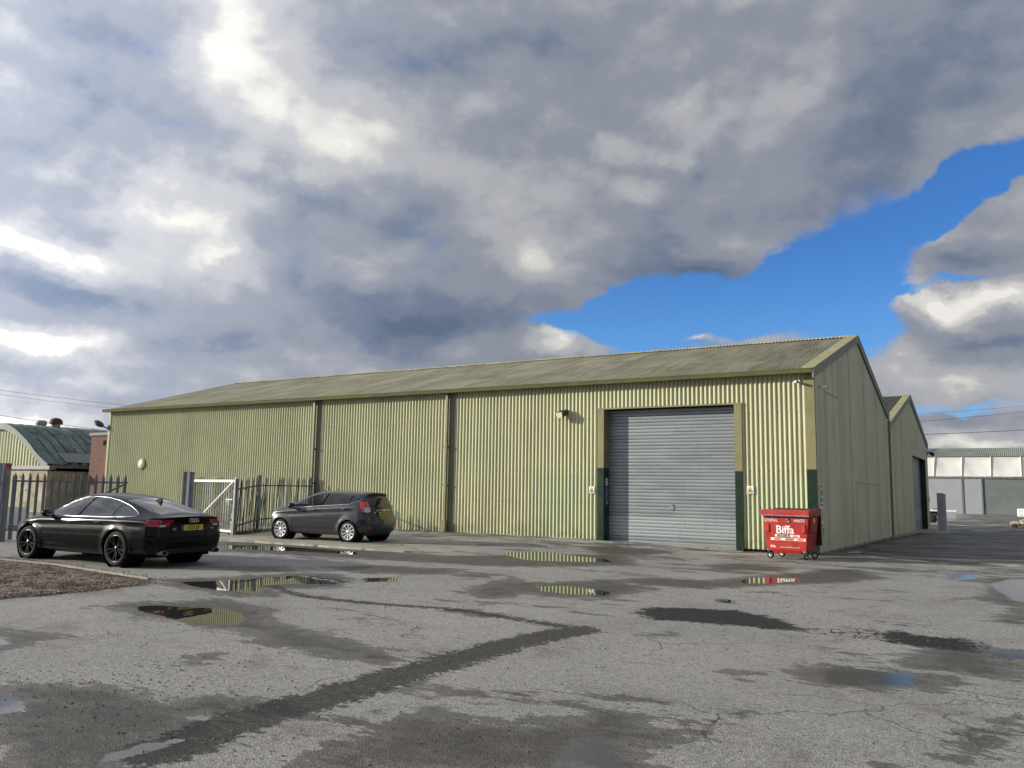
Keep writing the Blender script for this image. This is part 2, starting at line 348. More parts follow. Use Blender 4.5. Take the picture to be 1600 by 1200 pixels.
def brickmat(name, c1, c2, mort, sc=(1, 1, 1), rot=None, size=(.225, .075)):
    def fn(n, b):
        oc = n.n('ShaderNodeTexCoord').outputs['Object']; sx, sy_, sz = n.n('ShaderNodeSeparateXYZ', i0=oc).outputs
        v = n.n('ShaderNodeCombineXYZ', i0=n.m('ADD', sx, sy_), i1=sz).outputs[0]
        br_ = n.n('ShaderNodeTexBrick', iVector=v, iScale=1., iColor1=(*c1, 1), iColor2=(*c2, 1), iMortar=(*mort, 1)); br_.inputs['Mortar Size'].default_value = .012; br_.inputs['Brick Width'].default_value = size[0]; br_.inputs['Row Height'].default_value = size[1]
        c = n.mix(n.m('MULTIPLY', n.ss(n.noise(oc, 3, 6, .7), .45, .7), .5), br_.outputs[0], tuple(x*.45 for x in c1))
        n.put(b, 'Base Color', c); b.inputs['Roughness'].default_value = .9
    return mat(name, fn)
M['brick'] = brickmat('red_brick', (.16, .046, .024), (.11, .032, .018), (.16, .14, .12))
M['block'] = brickmat('stained_block', (.42, .37, .25), (.33, .29, .2), (.22, .19, .14), size=(.44, .22))
def rendmat(n, b):
    oc = n.n('ShaderNodeTexCoord').outputs['Object']
    c = n.mix(n.ss(n.noise(oc, 1.2, 6, .7), .35, .65), (.26, .23, .155), (.46, .42, .30))
    c = n.mix(n.ss(n.noise(oc, 3, 6, .75), .58, .68), c, (.12, .08, .06)); n.put(b, 'Base Color', c); b.inputs['Roughness'].default_value = .9
    bump(n, b, n.noise(oc, 12, 5, .7), .4, .03)
M['render'] = mat('old_render', rendmat)
def hutmat(n, b):
    oc = n.n('ShaderNodeTexCoord').outputs['Object']
    c = n.mix(n.ss(n.noise(oc, .9, 5, .7), .35, .65), (.045, .068, .06), (.15, .195, .17))
    hx_, hy_, hz_ = n.n('ShaderNodeSeparateXYZ', i0=oc).outputs; rb_ = n.m('ABSOLUTE', n.m('SINE', n.m('MULTIPLY', hy_, math.pi/.55))); c = n.mix(n.m('MULTIPLY', n.ss(rb_, .5, .1), .8), c, (.015, .02, .018))  # valleys between the roof ribs shaded in the colour so the ribs show
    c = n.mix(n.m('MULTIPLY', n.ss(n.noise(n.mapv(oc, sc=(.6, 3, .6)), 2.2, 7, .8), .52, .66), .7), c, (.40, .44, .42))
    n.put(b, 'Base Color', c); b.inputs['Roughness'].default_value = .6; b.inputs['Metallic'].default_value = .1
M['hut'] = mat('mossy_hut_sheet', hutmat)
M['huttrim'] = plain('hut_edge', (.11, .15, .135), .6, 0, .2, 2, .3)
M['pvc'] = plain('white_membrane', (.60, .59, .55), .55, 0, .05, .5, .2)
M['gpanel'] = plain('grey_panel', (.30, .315, .33), .5, 0, .05, .5)
M['gshut'] = plain('green_grey_shutter', (.15, .175, .17), .5, 0, .08, .5, .2)
def pvt(n, b):
    oc = n.n('ShaderNodeTexCoord').outputs['Object']
    c = n.mix(n.ss(n.noise(oc, .7, 6, .65), .3, .7), (.27, .255, .205), (.36, .34, .275))
    c = n.mix(n.ss(n.noise(n.mapv(oc, sc=(.5, 1, 1)), .9, 7, .7), .55, .68), c, (.16, .15, .12))
    c = n.mix(n.m('MULTIPLY', n.ss(n.noise(oc, 2.4, 5, .7), .6, .72), .5), c, (.12, .135, .06))
    vo = n.n('ShaderNodeTexVoronoi', feature='DISTANCE_TO_EDGE', iVector=n.mapv(oc, sc=(.35, .35, 0.)), iScale=1.); wob = n.m('ADD', vo.outputs[0], n.m('MULTIPLY', n.m('SUBTRACT', n.noise(oc, 5, 4), .5), .03))
    c = n.mix(n.m('MULTIPLY', n.ss(wob, .012, .002), .7), c, (.07, .065, .05))
    c = n.mix(1., c, n.mix(n.noise(oc, 90, 3, .7), (.8, .8, .8), (1.2, 1.2, 1.2)), 'MULTIPLY')
    n.put(b, 'Base Color', c); b.inputs['Roughness'].default_value = .85; bump(n, b, n.noise(oc, 40, 5, .7), .4, .01)
M['conc'] = mat('old_concrete', pvt)

# ------------------------------------------------------------------ ground
def terr(x, y):
    return -.15*sst(-9, -2, x)*sst(-11, -3, y) - .011*np.clip(y, 0, 34)*sst(-9, -2, x)
def tz(x, y): return float(terr(np.array(float(x)), np.array(float(y))))
PUD = [[[-6.96,-16.78],[-6.56,-16.19],[-6.22,-14.73],[-5.5,-14.56],[-4.89,-14.93],[-4.78,-15.34],[-5.39,-15.84],[-5.54,-16.33],[-4.61,-17.0],[-5.47,-17.09],[-6.25,-17.08]],[[-5.11,-19.0],[-4.97,-18.69],[-4.33,-18.46],[-3.97,-18.34],[-3.46,-18.45],[-2.96,-18.85],[-2.7,-19.19],[-3.05,-19.37],[-3.7,-19.33],[-4.46,-19.19]],[[-6.15,-8.13],[-6.57,-6.66],[-5.85,-5.09],[-5.06,-5.67],[-3.98,-5.69],[-3.29,-7.29],[-4.35,-9.19],[-4.94,-9.62]],[[-2.01,-13.42],[-1.67,-13.01],[-0.94,-13.13],[-0.56,-13.37],[-0.45,-13.8],[-1.01,-14.05],[-1.57,-13.97]],[[0.5,-9.9],[0.53,-9.11],[1.34,-8.59],[1.5,-9.22],[1.11,-10.14],[0.73,-10.49]],[[3.52,-4.16],[3.85,-3.17],[4.28,-3.2],[4.23,-4.99],[3.94,-5.8]],[[4.55,-6.4],[4.86,-4.52],[5.22,-4.14],[5.2,-10.34],[4.98,-10.11],[4.77,-8.6]],[[4.72,-15.55],[4.91,-15.24],[5.21,-15.06],[5.2,-15.75],[4.92,-15.87]],[[0.46,-22.98],[0.35,-22.79],[0.34,-22.56],[0.42,-22.34],[0.52,-22.34],[0.54,-22.57],[0.54,-22.7],[0.54,-22.99]],[[-1.73,-22.46],[-1.61,-22.33],[-1.22,-22.4],[-1.0,-22.56],[-1.11,-22.76]],[[-4.14,-21.25],[-3.9,-21.17],[-3.61,-21.26],[-3.58,-21.53]],[[-13.67,-10.41],[-12.82,-9.92],[-11.28,-9.76],[-9.16,-9.87],[-8.65,-10.48],[-10.55,-10.91],[-12.49,-11.27]],[[-5.12,-14.31],[-4.7,-13.81],[-4.27,-14.28],[-4.66,-14.74]]]
SHAL = [[[2.71,-21.5],[2.6,-21.13],[2.58,-20.88],[2.75,-20.73],[2.9,-20.84],[3.07,-21.33],[2.95,-21.6],[2.8,-21.71]],[[3.46,-17.57],[3.56,-17.33],[3.97,-17.2],[4.31,-17.3],[4.33,-17.75],[3.97,-18.12],[3.67,-18.22]],[[-5.05,-14.39],[-4.67,-13.86],[-4.22,-14.37],[-4.62,-14.83]],[[-1.2,-19.93],[-1.01,-19.58],[-0.45,-19.48],[-0.34,-19.75],[-0.67,-19.93]],[[-2.28,-22.18],[-1.72,-22.06],[-0.94,-22.26],[-0.49,-22.75],[-0.76,-22.94]]]
DAMP = [[[-5.44,-19.22],[-5.6,-18.74],[-5.05,-18.22],[-4.84,-17.61],[-3.35,-18.07],[-2.71,-18.66],[-1.98,-18.84],[-1.24,-18.95],[0.0,-19.34],[0.21,-19.61],[-0.29,-19.9],[-1.0,-19.78],[-1.81,-19.88],[-2.1,-19.46],[-2.87,-19.52],[-3.88,-19.47],[-4.75,-19.31]],[[-1.55,-20.89],[-1.72,-20.51],[-1.54,-20.32],[-1.39,-20.55],[-1.41,-20.82]],[[-2.05,-22.3],[-1.67,-21.88],[-1.19,-21.68],[-0.53,-21.79],[-0.27,-21.4],[0.26,-21.23],[0.24,-21.65],[0.15,-21.92],[0.51,-22.06],[0.39,-22.32],[0.73,-22.57],[0.73,-23.11],[0.24,-23.44]],[[-4.76,-20.94],[-4.18,-20.77],[-3.56,-20.68],[-3.37,-21.21],[-3.35,-21.65]],[[1.45,-22.49],[1.3,-21.95],[1.31,-21.51],[1.19,-21.2],[1.32,-20.67],[1.67,-20.87],[2.01,-20.75],[2.24,-20.46],[2.47,-19.95],[2.79,-20.08],[2.93,-20.38],[3.13,-20.15],[3.4,-19.38],[3.23,-20.19],[3.34,-20.3],[3.1,-20.79],[3.32,-21.35]],[[3.23,-17.82],[3.43,-17.29],[4.04,-17.12],[4.46,-17.19],[4.75,-17.15],[4.47,-17.9],[3.82,-18.35],[3.51,-18.26]],[[2.72,-18.28],[3.11,-17.96],[2.97,-18.34]],[[-1.57,-6.25],[-1.13,-4.56],[0.47,-5.14],[0.69,-7.16],[-0.68,-7.56]],[[-2.76,-13.15],[-2.08,-12.71],[-1.5,-11.54],[-0.21,-12.23],[-0.29,-14.16],[-1.15,-14.61],[-2.09,-14.23]],[[-1.45,-11.64],[-0.94,-10.53],[0.07,-10.32],[0.95,-6.8],[0.98,-4.95],[1.71,-4.11],[2.64,-6.58],[2.41,-8.58],[1.42,-10.22],[0.46,-11.86],[-0.68,-11.94]],[[3.95,-11.17],[4.56,-9.85],[4.56,-4.84],[5.28,-3.1],[5.22,-13.25],[4.78,-12.93],[4.99,-11.25],[4.49,-10.32]],[[4.01,-16.81],[4.13,-15.79],[4.52,-14.9],[5.21,-15.33],[5.19,-16.82],[4.74,-17.12],[4.36,-16.92]],[[-8.93,-14.7],[-7.81,-13.53],[-6.66,-14.43],[-7.3,-15.13]],[[-7.23,-13.2],[-6.53,-12.0],[-4.54,-11.75],[-4.22,-12.88],[-5.86,-13.74]],[[-2.7,-14.73],[-3.09,-12.37],[-1.7,-13.63],[-1.54,-14.92],[-1.86,-15.32]],[[-7.61,-16.68],[-7.0,-15.83],[-6.59,-14.37],[-5.75,-14.04],[-4.79,-14.85],[-4.4,-15.73],[-5.09,-16.4],[-4.28,-17.02],[-5.01,-17.47],[-6.81,-17.26]],[[-1.7,-16.68],[-1.27,-16.22],[-0.5,-16.64],[-0.83,-16.89]],[[0.59,-20.56],[0.8,-20.19],[1.28,-20.26],[1.14,-20.42]],[[4.69,-19.97],[4.78,-19.55],[4.94,-18.58],[5.08,-18.48],[5.03,-19.29],[4.84,-19.98]],[[-15.47,-9.04],[-13.37,-8.96],[-9.89,-9.05],[-6.95,-9.08],[-5.99,-7.92],[-4.28,-4.24],[-2.52,-7.54],[-3.14,-9.62],[-4.35,-10.84],[-7.36,-11.02],[-9.7,-11.73],[-11.76,-12.07]],[[-6.49,-3.03],[-5.87,-1.6],[-3.56,-2.13],[-3.76,-4.11],[-4.7,-5.01]],[[0.31,0.27],[-0.9,10.94],[-0.41,26.73],[1.64,36.03],[5.51,32.04],[5.31,0.98],[3.39,-0.39],[1.84,2.04]],[[1.37,-16.86],[1.63,-16.53],[1.77,-16.69],[1.57,-16.97]],[[-13.88,-16.12],[-12.43,-16.1],[-9.31,-16.4],[-8.95,-17.13],[-11.42,-16.91],[-12.59,-17.03]]]
TAR = [[[0.61,-15.37],[0.58,-14.62],[1.26,-14.25],[1.69,-14.15],[2.19,-14.4],[2.77,-15.04],[2.85,-15.39],[2.47,-15.48],[1.69,-15.55],[1.12,-15.74]],[[3.63,-14.9],[3.8,-14.56],[4.11,-14.81],[4.51,-14.7],[4.71,-15.0],[4.74,-15.63],[4.56,-15.63],[4.18,-15.59],[3.77,-15.46]]]
CRK = [[[2.77,-15.11],[3.62,-14.61],[3.79,-15.39],[3.36,-15.5],[2.91,-15.43]]]
LINES = [[[[0.65,-17.0],[0.44,-18.18],[0.4,-19.71],[0.41,-20.6],[0.46,-21.23],[0.42,-21.69],[0.58,-22.6]],0.26],[[[0.65,-17.0],[0.09,-16.84],[-1.62,-16.5],[-3.05,-16.72],[-4.2,-16.72],[-5.38,-16.2]],0.11]]
xs = np.concatenate([-np.geomspace(900, 20, 26)+0, np.arange(-18.5, -9, .09), np.arange(-9, 7.5, .05), np.arange(7.5, 14, .2), np.geomspace(14.2, 900, 26)])
ys = np.concatenate([-np.geomspace(900, 28, 20), np.arange(-26.5, -24.5, .2), np.arange(-24.5, -12.5, .045), np.arange(-12.5, 4, .08), np.arange(4, 45, .5), np.geomspace(46, 1200, 24)])
GX, GY = np.meshgrid(xs, ys, indexing='ij')
def field(polys, rad=.22, closed=True, width=0.):
    out = np.zeros(GX.shape)
    for P in polys:
        if width: P, wd = P
        x0, x1 = min(p[0] for p in P)-1, max(p[0] for p in P)+1; y0, y1 = min(p[1] for p in P)-1, max(p[1] for p in P)+1
        i0, i1 = np.searchsorted(xs, (x0, x1)); j0, j1 = np.searchsorted(ys, (y0, y1)); i1 += 1; j1 += 1
        gx, gy = GX[i0:i1, j0:j1], GY[i0:i1, j0:j1]
        if width: d = wd-edist(gx, gy, P, False)
        else: d = edist(gx, gy, P); d = np.where(inpoly(gx, gy, P), d, -d)
        f = np.clip(.5+d/(2*rad), 0, 1); out[i0:i1, j0:j1] = np.maximum(out[i0:i1, j0:j1], f)
    return out
PUD[2] = [(x, -7.3+(y+7.3)*.62) for x, y in PUD[2]]
SHAL.append([(x, y) for x, y in PUD.pop(6)]); SHAL.pop(4)
fA = np.stack([field(PUD), field(SHAL), field(DAMP, .40), np.ones(GX.shape)], -1)
fB = np.stack([field(TAR, .3), field(CRK), field(LINES, width=1), np.ones(GX.shape)], -1)
GZ = terr(GX, GY) + .012*np.sin(GX*.9+1.3)*np.sin(GY*.7)*(GY < 10)
def groundmat(n, b):
    oc = n.n('ShaderNodeTexCoord').outputs['Object']
    A = n.n('ShaderNodeSeparateColor', i0=n.n('ShaderNodeAttribute', attribute_name='water').outputs[0]).outputs
    B = n.n('ShaderNodeSeparateColor', i0=n.n('ShaderNodeAttribute', attribute_name='repair').outputs[0]).outputs
    e1 = n.m('SUBTRACT', n.noise(oc, 3.2, 8, .68), .5); e2 = n.m('SUBTRACT', n.noise(oc, 1.1, 7, .7), .5); ef = n.m('SUBTRACT', n.noise(oc, 14, 5, .7), .5)
    fine = n.noise(oc, 120, 3, .75); mid = n.noise(oc, 22, 5, .75); big = n.noise(oc, .33, 6, .62)
    pud = n.ss(n.m('ADD', n.m('MULTIPLY_ADD', e1, .55, A[0]), n.m('MULTIPLY', ef, .35)), .52, .57)
    shal = n.ss(n.m('ADD', n.m('MULTIPLY_ADD', e1, .7, A[1]), n.m('MULTIPLY', ef, .5)), .40, .62)
    e3 = n.m('SUBTRACT', n.noise(n.mapv(oc, rot=(0, 0, .55), sc=(.5, 1.3, 1)), 5.0, 6, .62), .5)
    dm = n.m('ADD', n.m('MULTIPLY_ADD', e1, .9, A[2]), n.m('ADD', n.m('MULTIPLY', e3, 1.3), n.m('MULTIPLY', ef, .22)))
    damp = n.m('ADD', n.ss(dm, .455, .50, 0., .72), n.ss(dm, .60, .95, 0., .28))
    sx, sy_, sz = n.n('ShaderNodeSeparateXYZ', i0=oc).outputs
    # thin scattered damp patches everywhere, stretched along the fall of the yard
    far = n.noise(n.mapv(oc, rot=(0, 0, .5), sc=(.22, .6, 1)), 1.5, 9, .74)
    thr = n.m('SUBTRACT', n.ss(sy_, -17, 2, .585, .50), n.m('MULTIPLY', n.m('MULTIPLY', n.ss(sx, -1, 1), n.ss(sy_, -3, 2)), .065))
    damp2 = n.ss(n.m('SUBTRACT', far, thr), 0, .022)
    damp = n.m('MAXIMUM', damp, n.m('MULTIPLY', damp2, .85))
    # dry asphalt: worn grey with aggregate
    c = n.mix(n.ss(big, .3, .7), (.25, .247, .24), (.36, .35, .325))
    c = n.mix(n.ss(n.noise(oc, 1.7, 7, .7), .32, .7), c, (.33, .32, .295), 'MIX')
    vo = n.n('ShaderNodeTexVoronoi', iVector=oc, iScale=75.)
    c = n.mix(1., c, n.mix(n.n('ShaderNodeSeparateColor', i0=vo.outputs[1]).outputs[0], (.66, .66, .67), (1.30, 1.29, 1.26)), 'MULTIPLY')
    c = n.mix(1., c, n.mix(n.ss(mid, .3, .7), (.84, .84, .84), (1.12, 1.12, 1.12)), 'MULTIPLY')
    v2 = n.n('ShaderNodeTexVoronoi', iVector=oc, iScale=16.); pit = n.m('MULTIPLY', n.m('LESS_THAN', v2.outputs[0], .16), n.m('GREATER_THAN', n.n('ShaderNodeSeparateColor', i0=v2.outputs[1]).outputs[1], .62))
    c = n.mix(n.m('MULTIPLY', pit, .85), c, (.03, .03, .03))
    # hairline cracks
    ck = n.n('ShaderNodeTexVoronoi', feature='DISTANCE_TO_EDGE', iVector=n.n('ShaderNodeVectorMath', operation='ADD', i0=oc, i1=n.n('ShaderNodeVectorMath', operation='SCALE', i0=n.n('ShaderNodeTexNoise', iVector=oc, iScale=2.2, iDetail=6.).outputs[1], iScale=.5).outputs[0]).outputs[0], iScale=.42)
    crack = n.m('MULTIPLY', n.ss(ck.outputs[0], .009, .002), n.ss(n.noise(oc, .45, 3), .48, .6)); c = n.mix(n.m('MULTIPLY', crack, .45), c, (.06, .055, .05))
    yard = n.ss(sy_, -3, 1); pt = n.noise(n.mapv(oc, rot=(0, 0, .2), sc=(.35, .8, 1)), 1.6, 7, .68); c = n.mix(yard, c, n.mix(n.ss(pt, .44, .54), (.12, .115, .105), (.50, .49, .45)))
    # dirt brought by tyres
    dirt = n.ss(n.noise(oc, .8, 8, .76), .52, .66); c = n.mix(n.m('MULTIPLY', dirt, .5), c, (.15, .125, .095))
    tar = n.ss(n.m('ADD', n.m('MULTIPLY_ADD', e1, 1.0, B[0]), n.m('MULTIPLY', ef, 1.3)), .42, .60)
    lin = n.ss(n.m('ADD', n.m('MULTIPLY_ADD', e1, 1.0, B[2]), n.m('MULTIPLY', ef, 1.3)), .42, .56)
    c = n.mix(n.m('MULTIPLY', lin, .92), c, n.mix(n.ss(mid, .4, .65), (.028, .026, .022), (.085, .08, .068)))
    c = n.mix(tar, c, n.mix(n.ss(n.noise(oc, 60, 3, .7), .45, .7), (.018, .018, .019), (.075, .073, .07)))
    cv = n.n('ShaderNodeTexVoronoi', feature='DISTANCE_TO_EDGE', iVector=oc, iScale=7.); cc = n.m('MULTIPLY', n.ss(cv.outputs[0], .09, .03), n.ss(B[1], .4, .6)); c = n.mix(cc, c, (.05, .04, .035))
    wetc = n.mix(1., c, n.mix(n.ss(n.noise(oc, 2.5, 5, .7), .3, .7), (.17, .155, .13), (.31, .285, .245)), 'MULTIPLY')
    c = n.mix(n.m('MULTIPLY', damp, .92), c, wetc); c = n.mix(n.m('MAXIMUM', pud, n.m('MULTIPLY', shal, .5)), c, (.035, .032, .026))
    n.put(b, 'Base Color', c)
    rg = n.m('MULTIPLY_ADD', fine, .25, .62); rg = n.n('ShaderNodeMix', data_type='FLOAT', i0=damp, i2=rg, i3=n.m('MULTIPLY_ADD', mid, .35, .36)).outputs[0]
    rg = n.n('ShaderNodeMix', data_type='FLOAT', i0=shal, i2=rg, i3=.16).outputs[0]; rg = n.n('ShaderNodeMix', data_type='FLOAT', i0=pud, i2=rg, i3=.012).outputs[0]
    n.put(b, 'Roughness', rg); n.put(b, 'Specular IOR Level', n.n('ShaderNodeMix', data_type='FLOAT', i0=n.m('MAXIMUM', n.m('MULTIPLY', damp, .4), n.m('MAXIMUM', pud, shal)), i2=.22, i3=.5).outputs[0])
    # relief; standing water lies level
    hgt = n.m('ADD', n.m('MULTIPLY', fine, .5), n.m('ADD', n.m('MULTIPLY', mid, .9), n.m('MULTIPLY', vo.outputs[0], .7)))
    hgt = n.m('SUBTRACT', hgt, n.m('MULTIPLY', n.m('ADD', crack, n.m('ADD', cc, pit)), .8))
    st = n.m('MULTIPLY', n.m('SUBTRACT', 1., n.m('MULTIPLY', shal, .9)), n.m('SUBTRACT', 1., pud))
    bp = n.n('ShaderNodeBump', iStrength=n.m('MULTIPLY', st, .75), iDistance=.012, iHeight=hgt)
    rip = n.n('ShaderNodeVectorMath', operation='SCALE', i0=n.n('ShaderNodeVectorMath', operation='SUBTRACT', i0=n.n('ShaderNodeTexNoise', iVector=oc, iScale=5., iDetail=2.).outputs[1], i1=(.5, .5, .5)).outputs[0], iScale=.006).outputs[0]
    upv = n.n('ShaderNodeVectorMath', operation='NORMALIZE', i0=n.n('ShaderNodeVectorMath', operation='ADD', i0=rip, i1=(0, 0, 1.)).outputs[0]).outputs[0]
    mixn = n.n('ShaderNodeMix', data_type='VECTOR', i0=n.m('MAXIMUM', pud, n.m('MULTIPLY', shal, .9))); n.put(mixn, 4, bp.outputs[0]); n.put(mixn, 5, upv)
    n.put(b, 'Normal', mixn.outputs[1])
M['ground'] = mat('wet_asphalt', groundmat)
g = grid_mesh('ground', np.stack([GX, GY, GZ], -1), M['ground'], kind='structure')
for nm, f_ in (('water', fA), ('repair', fB)):
    at_ = g.data.attributes.new(nm, 'FLOAT_COLOR', 'POINT'); at_.data.foreach_set('color', f_.reshape(-1, 4).astype(np.float32).ravel())

# concrete apron in front of the wall (low kerb on its yard side)
PAD = [(-24, -9.2), (-18, -9.4), (-15.0, -9.42), (-13.62, -9.25), (-11.68, -9.2), (-9.59, -9.28), (-8.3, -9.0), (-6.9, -8.2), (-6.45, -7.0), (-6.3, -5.3), (-6.5, -3.5), (-7.1, -2.0), (-7.25, -.05)]
def padz(x, y): return .055 + (min(y, -2)+9)*-.012 - .06*float(sst(-9.5, -6.5, x))
xp = np.arange(-24, -6, .12); yp = np.arange(-9.6, 3.2, .12); PX, PY = np.meshgrid(xp, yp, indexing='ij')
xe = np.array([p[0] for p in PAD[:10]]); ye = np.array([p[1] for p in PAD[:10]])
mbp = MB(); top = []
NU, NV = 60, 30
V = np.zeros((NU+1, NV+2, 3))
for i in range(NU+1):
    x = -24+i/NU*17.72; yf = float(np.interp(x, xe, ye)) + .03*math.sin(x*3.1)+.02*math.sin(x*7.7)
    yb = -.02 if x < -7.25 else float(np.interp(x, [-7.25, -7.1, -6.5, -6.28], [-.05, -2.0, -3.5, -5.3]))
    yf = min(yf, yb-.05)
    V[i, 0] = (x, yf-.03, -.12)
    for j in range(NV+1):
        y = yf+(yb-yf)*j/NV; V[i, j+1] = (x, y, padz(x, y))
grid_mesh('pavement', V, M['conc'], smooth=False, kind='structure')
# asphalt ramp lip in front of the shutter
MB().add([(-7.2, -.75, -.155), (-2.2, -.75, -.175), (-2.2, .42, -.10), (-7.2, .42, -.085)], [(0, 1, 2, 3)]).build('ramp', M['conc'], kind='structure')

# gravel bed on the left with its loose stones
GB = [(-12.97, -16.62), (-11.19, -16.53), (-8.89, -16.8), (-7.6, -16.95), (-7.05, -17.5), (-7.04, -18.72), (-7.17, -19.57), (-7.2, -20.6), (-14, -22), (-22, -20), (-22, -16.8)]
gx = np.arange(-22, -6.9, .1); gy = np.arange(-22, -16.4, .1); BX, BY = np.meshgrid(gx, gy, indexing='ij')
ins = inpoly(BX, BY, GB); dd = edist(BX, BY, GB)
BZ = np.where(ins, .012+.06*np.clip(dd/.7, 0, 1)+rng.normal(0, .008, BX.shape)*np.clip(dd/.2, 0, 1), -.03)
def gravmat(n, b):
    oc = n.n('ShaderNodeTexCoord').outputs['Object']
    vo = n.n('ShaderNodeTexVoronoi', iVector=oc, iScale=38.); r = n.n('ShaderNodeSeparateColor', i0=vo.outputs[1]).outputs[0]
    c = n.mix(r, (.13, .10, .078), (.38, .31, .255)); c = n.mix(n.ss(n.noise(oc, 1.5, 5, .7), .4, .65), c, (.14, .11, .08))
    n.put(b, 'Base Color', c); b.inputs['Roughness'].default_value = .95; bump(n, b, vo.outputs[0], .9, .03)
M['gravel'] = mat('brown_gravel', gravmat)
def stones(name, cx, cy, cz, sz, mt, parent=None, **kw):
    n = len(cx); base = np.array([(1, 0, 0), (0, 1, 0), (-1, 0, 0), (0, -1, 0), (0, 0, 1), (0, 0, -1)], float)
    V = base[None]*rng.uniform(.5, 1.25, (n, 6, 1)); V[:, :, 2] *= .65
    a = rng.uniform(0, 6.28, n); c, s_ = np.cos(a), np.sin(a); x = V[:, :, 0]*c[:, None]-V[:, :, 1]*s_[:, None]; y = V[:, :, 0]*s_[:, None]+V[:, :, 1]*c[:, None]
    V = np.stack([x, y, V[:, :, 2]], -1)*sz[:, None, None]+np.stack([cx, cy, cz], -1)[:, None]
    q = np.array([(0, 1, 4), (1, 2, 4), (2, 3, 4), (3, 0, 4), (1, 0, 5), (2, 1, 5), (3, 2, 5), (0, 3, 5)])
    return arr_mesh(name, V.reshape(-1, 3), (q[None]+6*np.arange(n)[:, None, None]).reshape(-1, 3), mt, parent, False, **kw)
fm = ins[:-1, :-1] & ins[1:, :-1] & ins[1:, 1:] & ins[:-1, 1:]
gb = grid_mesh('gravel', np.stack([BX, BY, BZ], -1), M['gravel'], mask=fm, kind='stuff', label='brown loose gravel bed beside the black car', cat='gravel')
cx, cy = rng.uniform(-16, -6.5, 44000), rng.uniform(-21, -16.2, 44000); k = inpoly(cx, cy, GB) | (edist(cx, cy, GB) < rng.exponential(.10, 44000)) ; cx, cy = cx[k], cy[k]
dd = edist(cx, cy, GB); stones('gravel_stones', cx, cy, .012+.06*np.clip(dd/.7, 0, 1), rng.uniform(.008, .024, len(cx)), M['gravel'], gb)
M['edging'] = plain('edging_strip', (.30, .28, .25), .85, 0, .2, 4, .4)
e = MB()
for (x1, y1), (x2, y2) in zip(GB[:3], GB[1:4]): e.bar((x1, y1+.05, .01), (x2, y2+.05, .01), .06, .07)
e.build('kerb', M['edging'], kind='structure')
# stray grit on the asphalt, thick where the yard is breaking up
cx = np.concatenate([rng.uniform(-6, 6, 5000), rng.normal(-1.2, 1.4, 1300), rng.uniform(1, 6, 700)]); cy = np.concatenate([rng.uniform(-23.5, -11, 5000), rng.normal(-21.6, .9, 1300), rng.normal(-13, 1.2, 700)])
M['grit'] = plain('grit', (.12, .115, .10), .9, 0, .5, 9)
k = (cy > -24.3); cx, cy = cx[k], cy[k]
stones('loose_grit', cx, cy, terr(cx, cy)+.004, rng.uniform(.3, 1., len(cx))**2.5*.011+.002, M['grit'], kind='stuff', label='loose grit and small stones scattered over the yard', cat='grit')
# two bits of litter
MB().box(-.14, .12, -.03, .03, 0, .025).box(-.02, .13, -.05, .015, .012, .04).build('debris', M['blk'], None, 'small dark scrap lying on the asphalt in front of the bin', 'scrap', loc=(1.27, -13.39, tz(1.27, -13.39)+.012), rz=-.35, bevel=.008)
MB().box(-.22, .2, -.07, .07, 0, .012).box(-.05, .18, -.1, 0, .008, .03).build('litter', M['signw'], None, 'flat white scrap lying by the foot of the green gable', 'litter', loc=(.62, 2.3, tz(.62, 2.3)+.012), rz=.5, bevel=.004)

# ------------------------------------------------------------------ main warehouse
Lw, EV, RH, WD = 35.37, 5.27, 7.76, 16.3
PITCHC, AMP = .1461, .0235
wh = empty('warehouse', (0, 0, 0), 0, 'long cream and olive corrugated warehouse with the big grey roller shutter', 'warehouse')
def corr_wall(mb, x0, x1, z0, z1, y=0.):
    n = max(2, int(round((x1-x0)/PITCHC*8))); X = np.linspace(x0, x1, n+1); Yv = y - AMP*np.cos(2*math.pi*X/PITCHC)
    V = []; Fc = []
    for zz in (z0, z1): V += [(a, b_, zz) for a, b_ in zip(X, Yv)]
    for i in range(n): Fc.append((i, i+1, n+2+i, n+1+i))
    mb.add(V, Fc, 0, None, True)
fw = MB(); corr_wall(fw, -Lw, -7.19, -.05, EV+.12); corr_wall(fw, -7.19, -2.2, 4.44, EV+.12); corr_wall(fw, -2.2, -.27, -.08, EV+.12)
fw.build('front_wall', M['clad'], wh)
pl = MB(); pl.box(-Lw, -7.19, .03, .25, -.5, -.055); pl.box(-2.2, -.02, .03, .25, -.6, -.085); pl.build('brick_plinth', M['brick'], wh)
dr = MB(); dr.box(-Lw, -7.19, -.045, .0, -.075, -.03).box(-2.2, -.27, -.045, 0, -.10, -.06); dr.build('drip_flashing', M['dark'], wh)
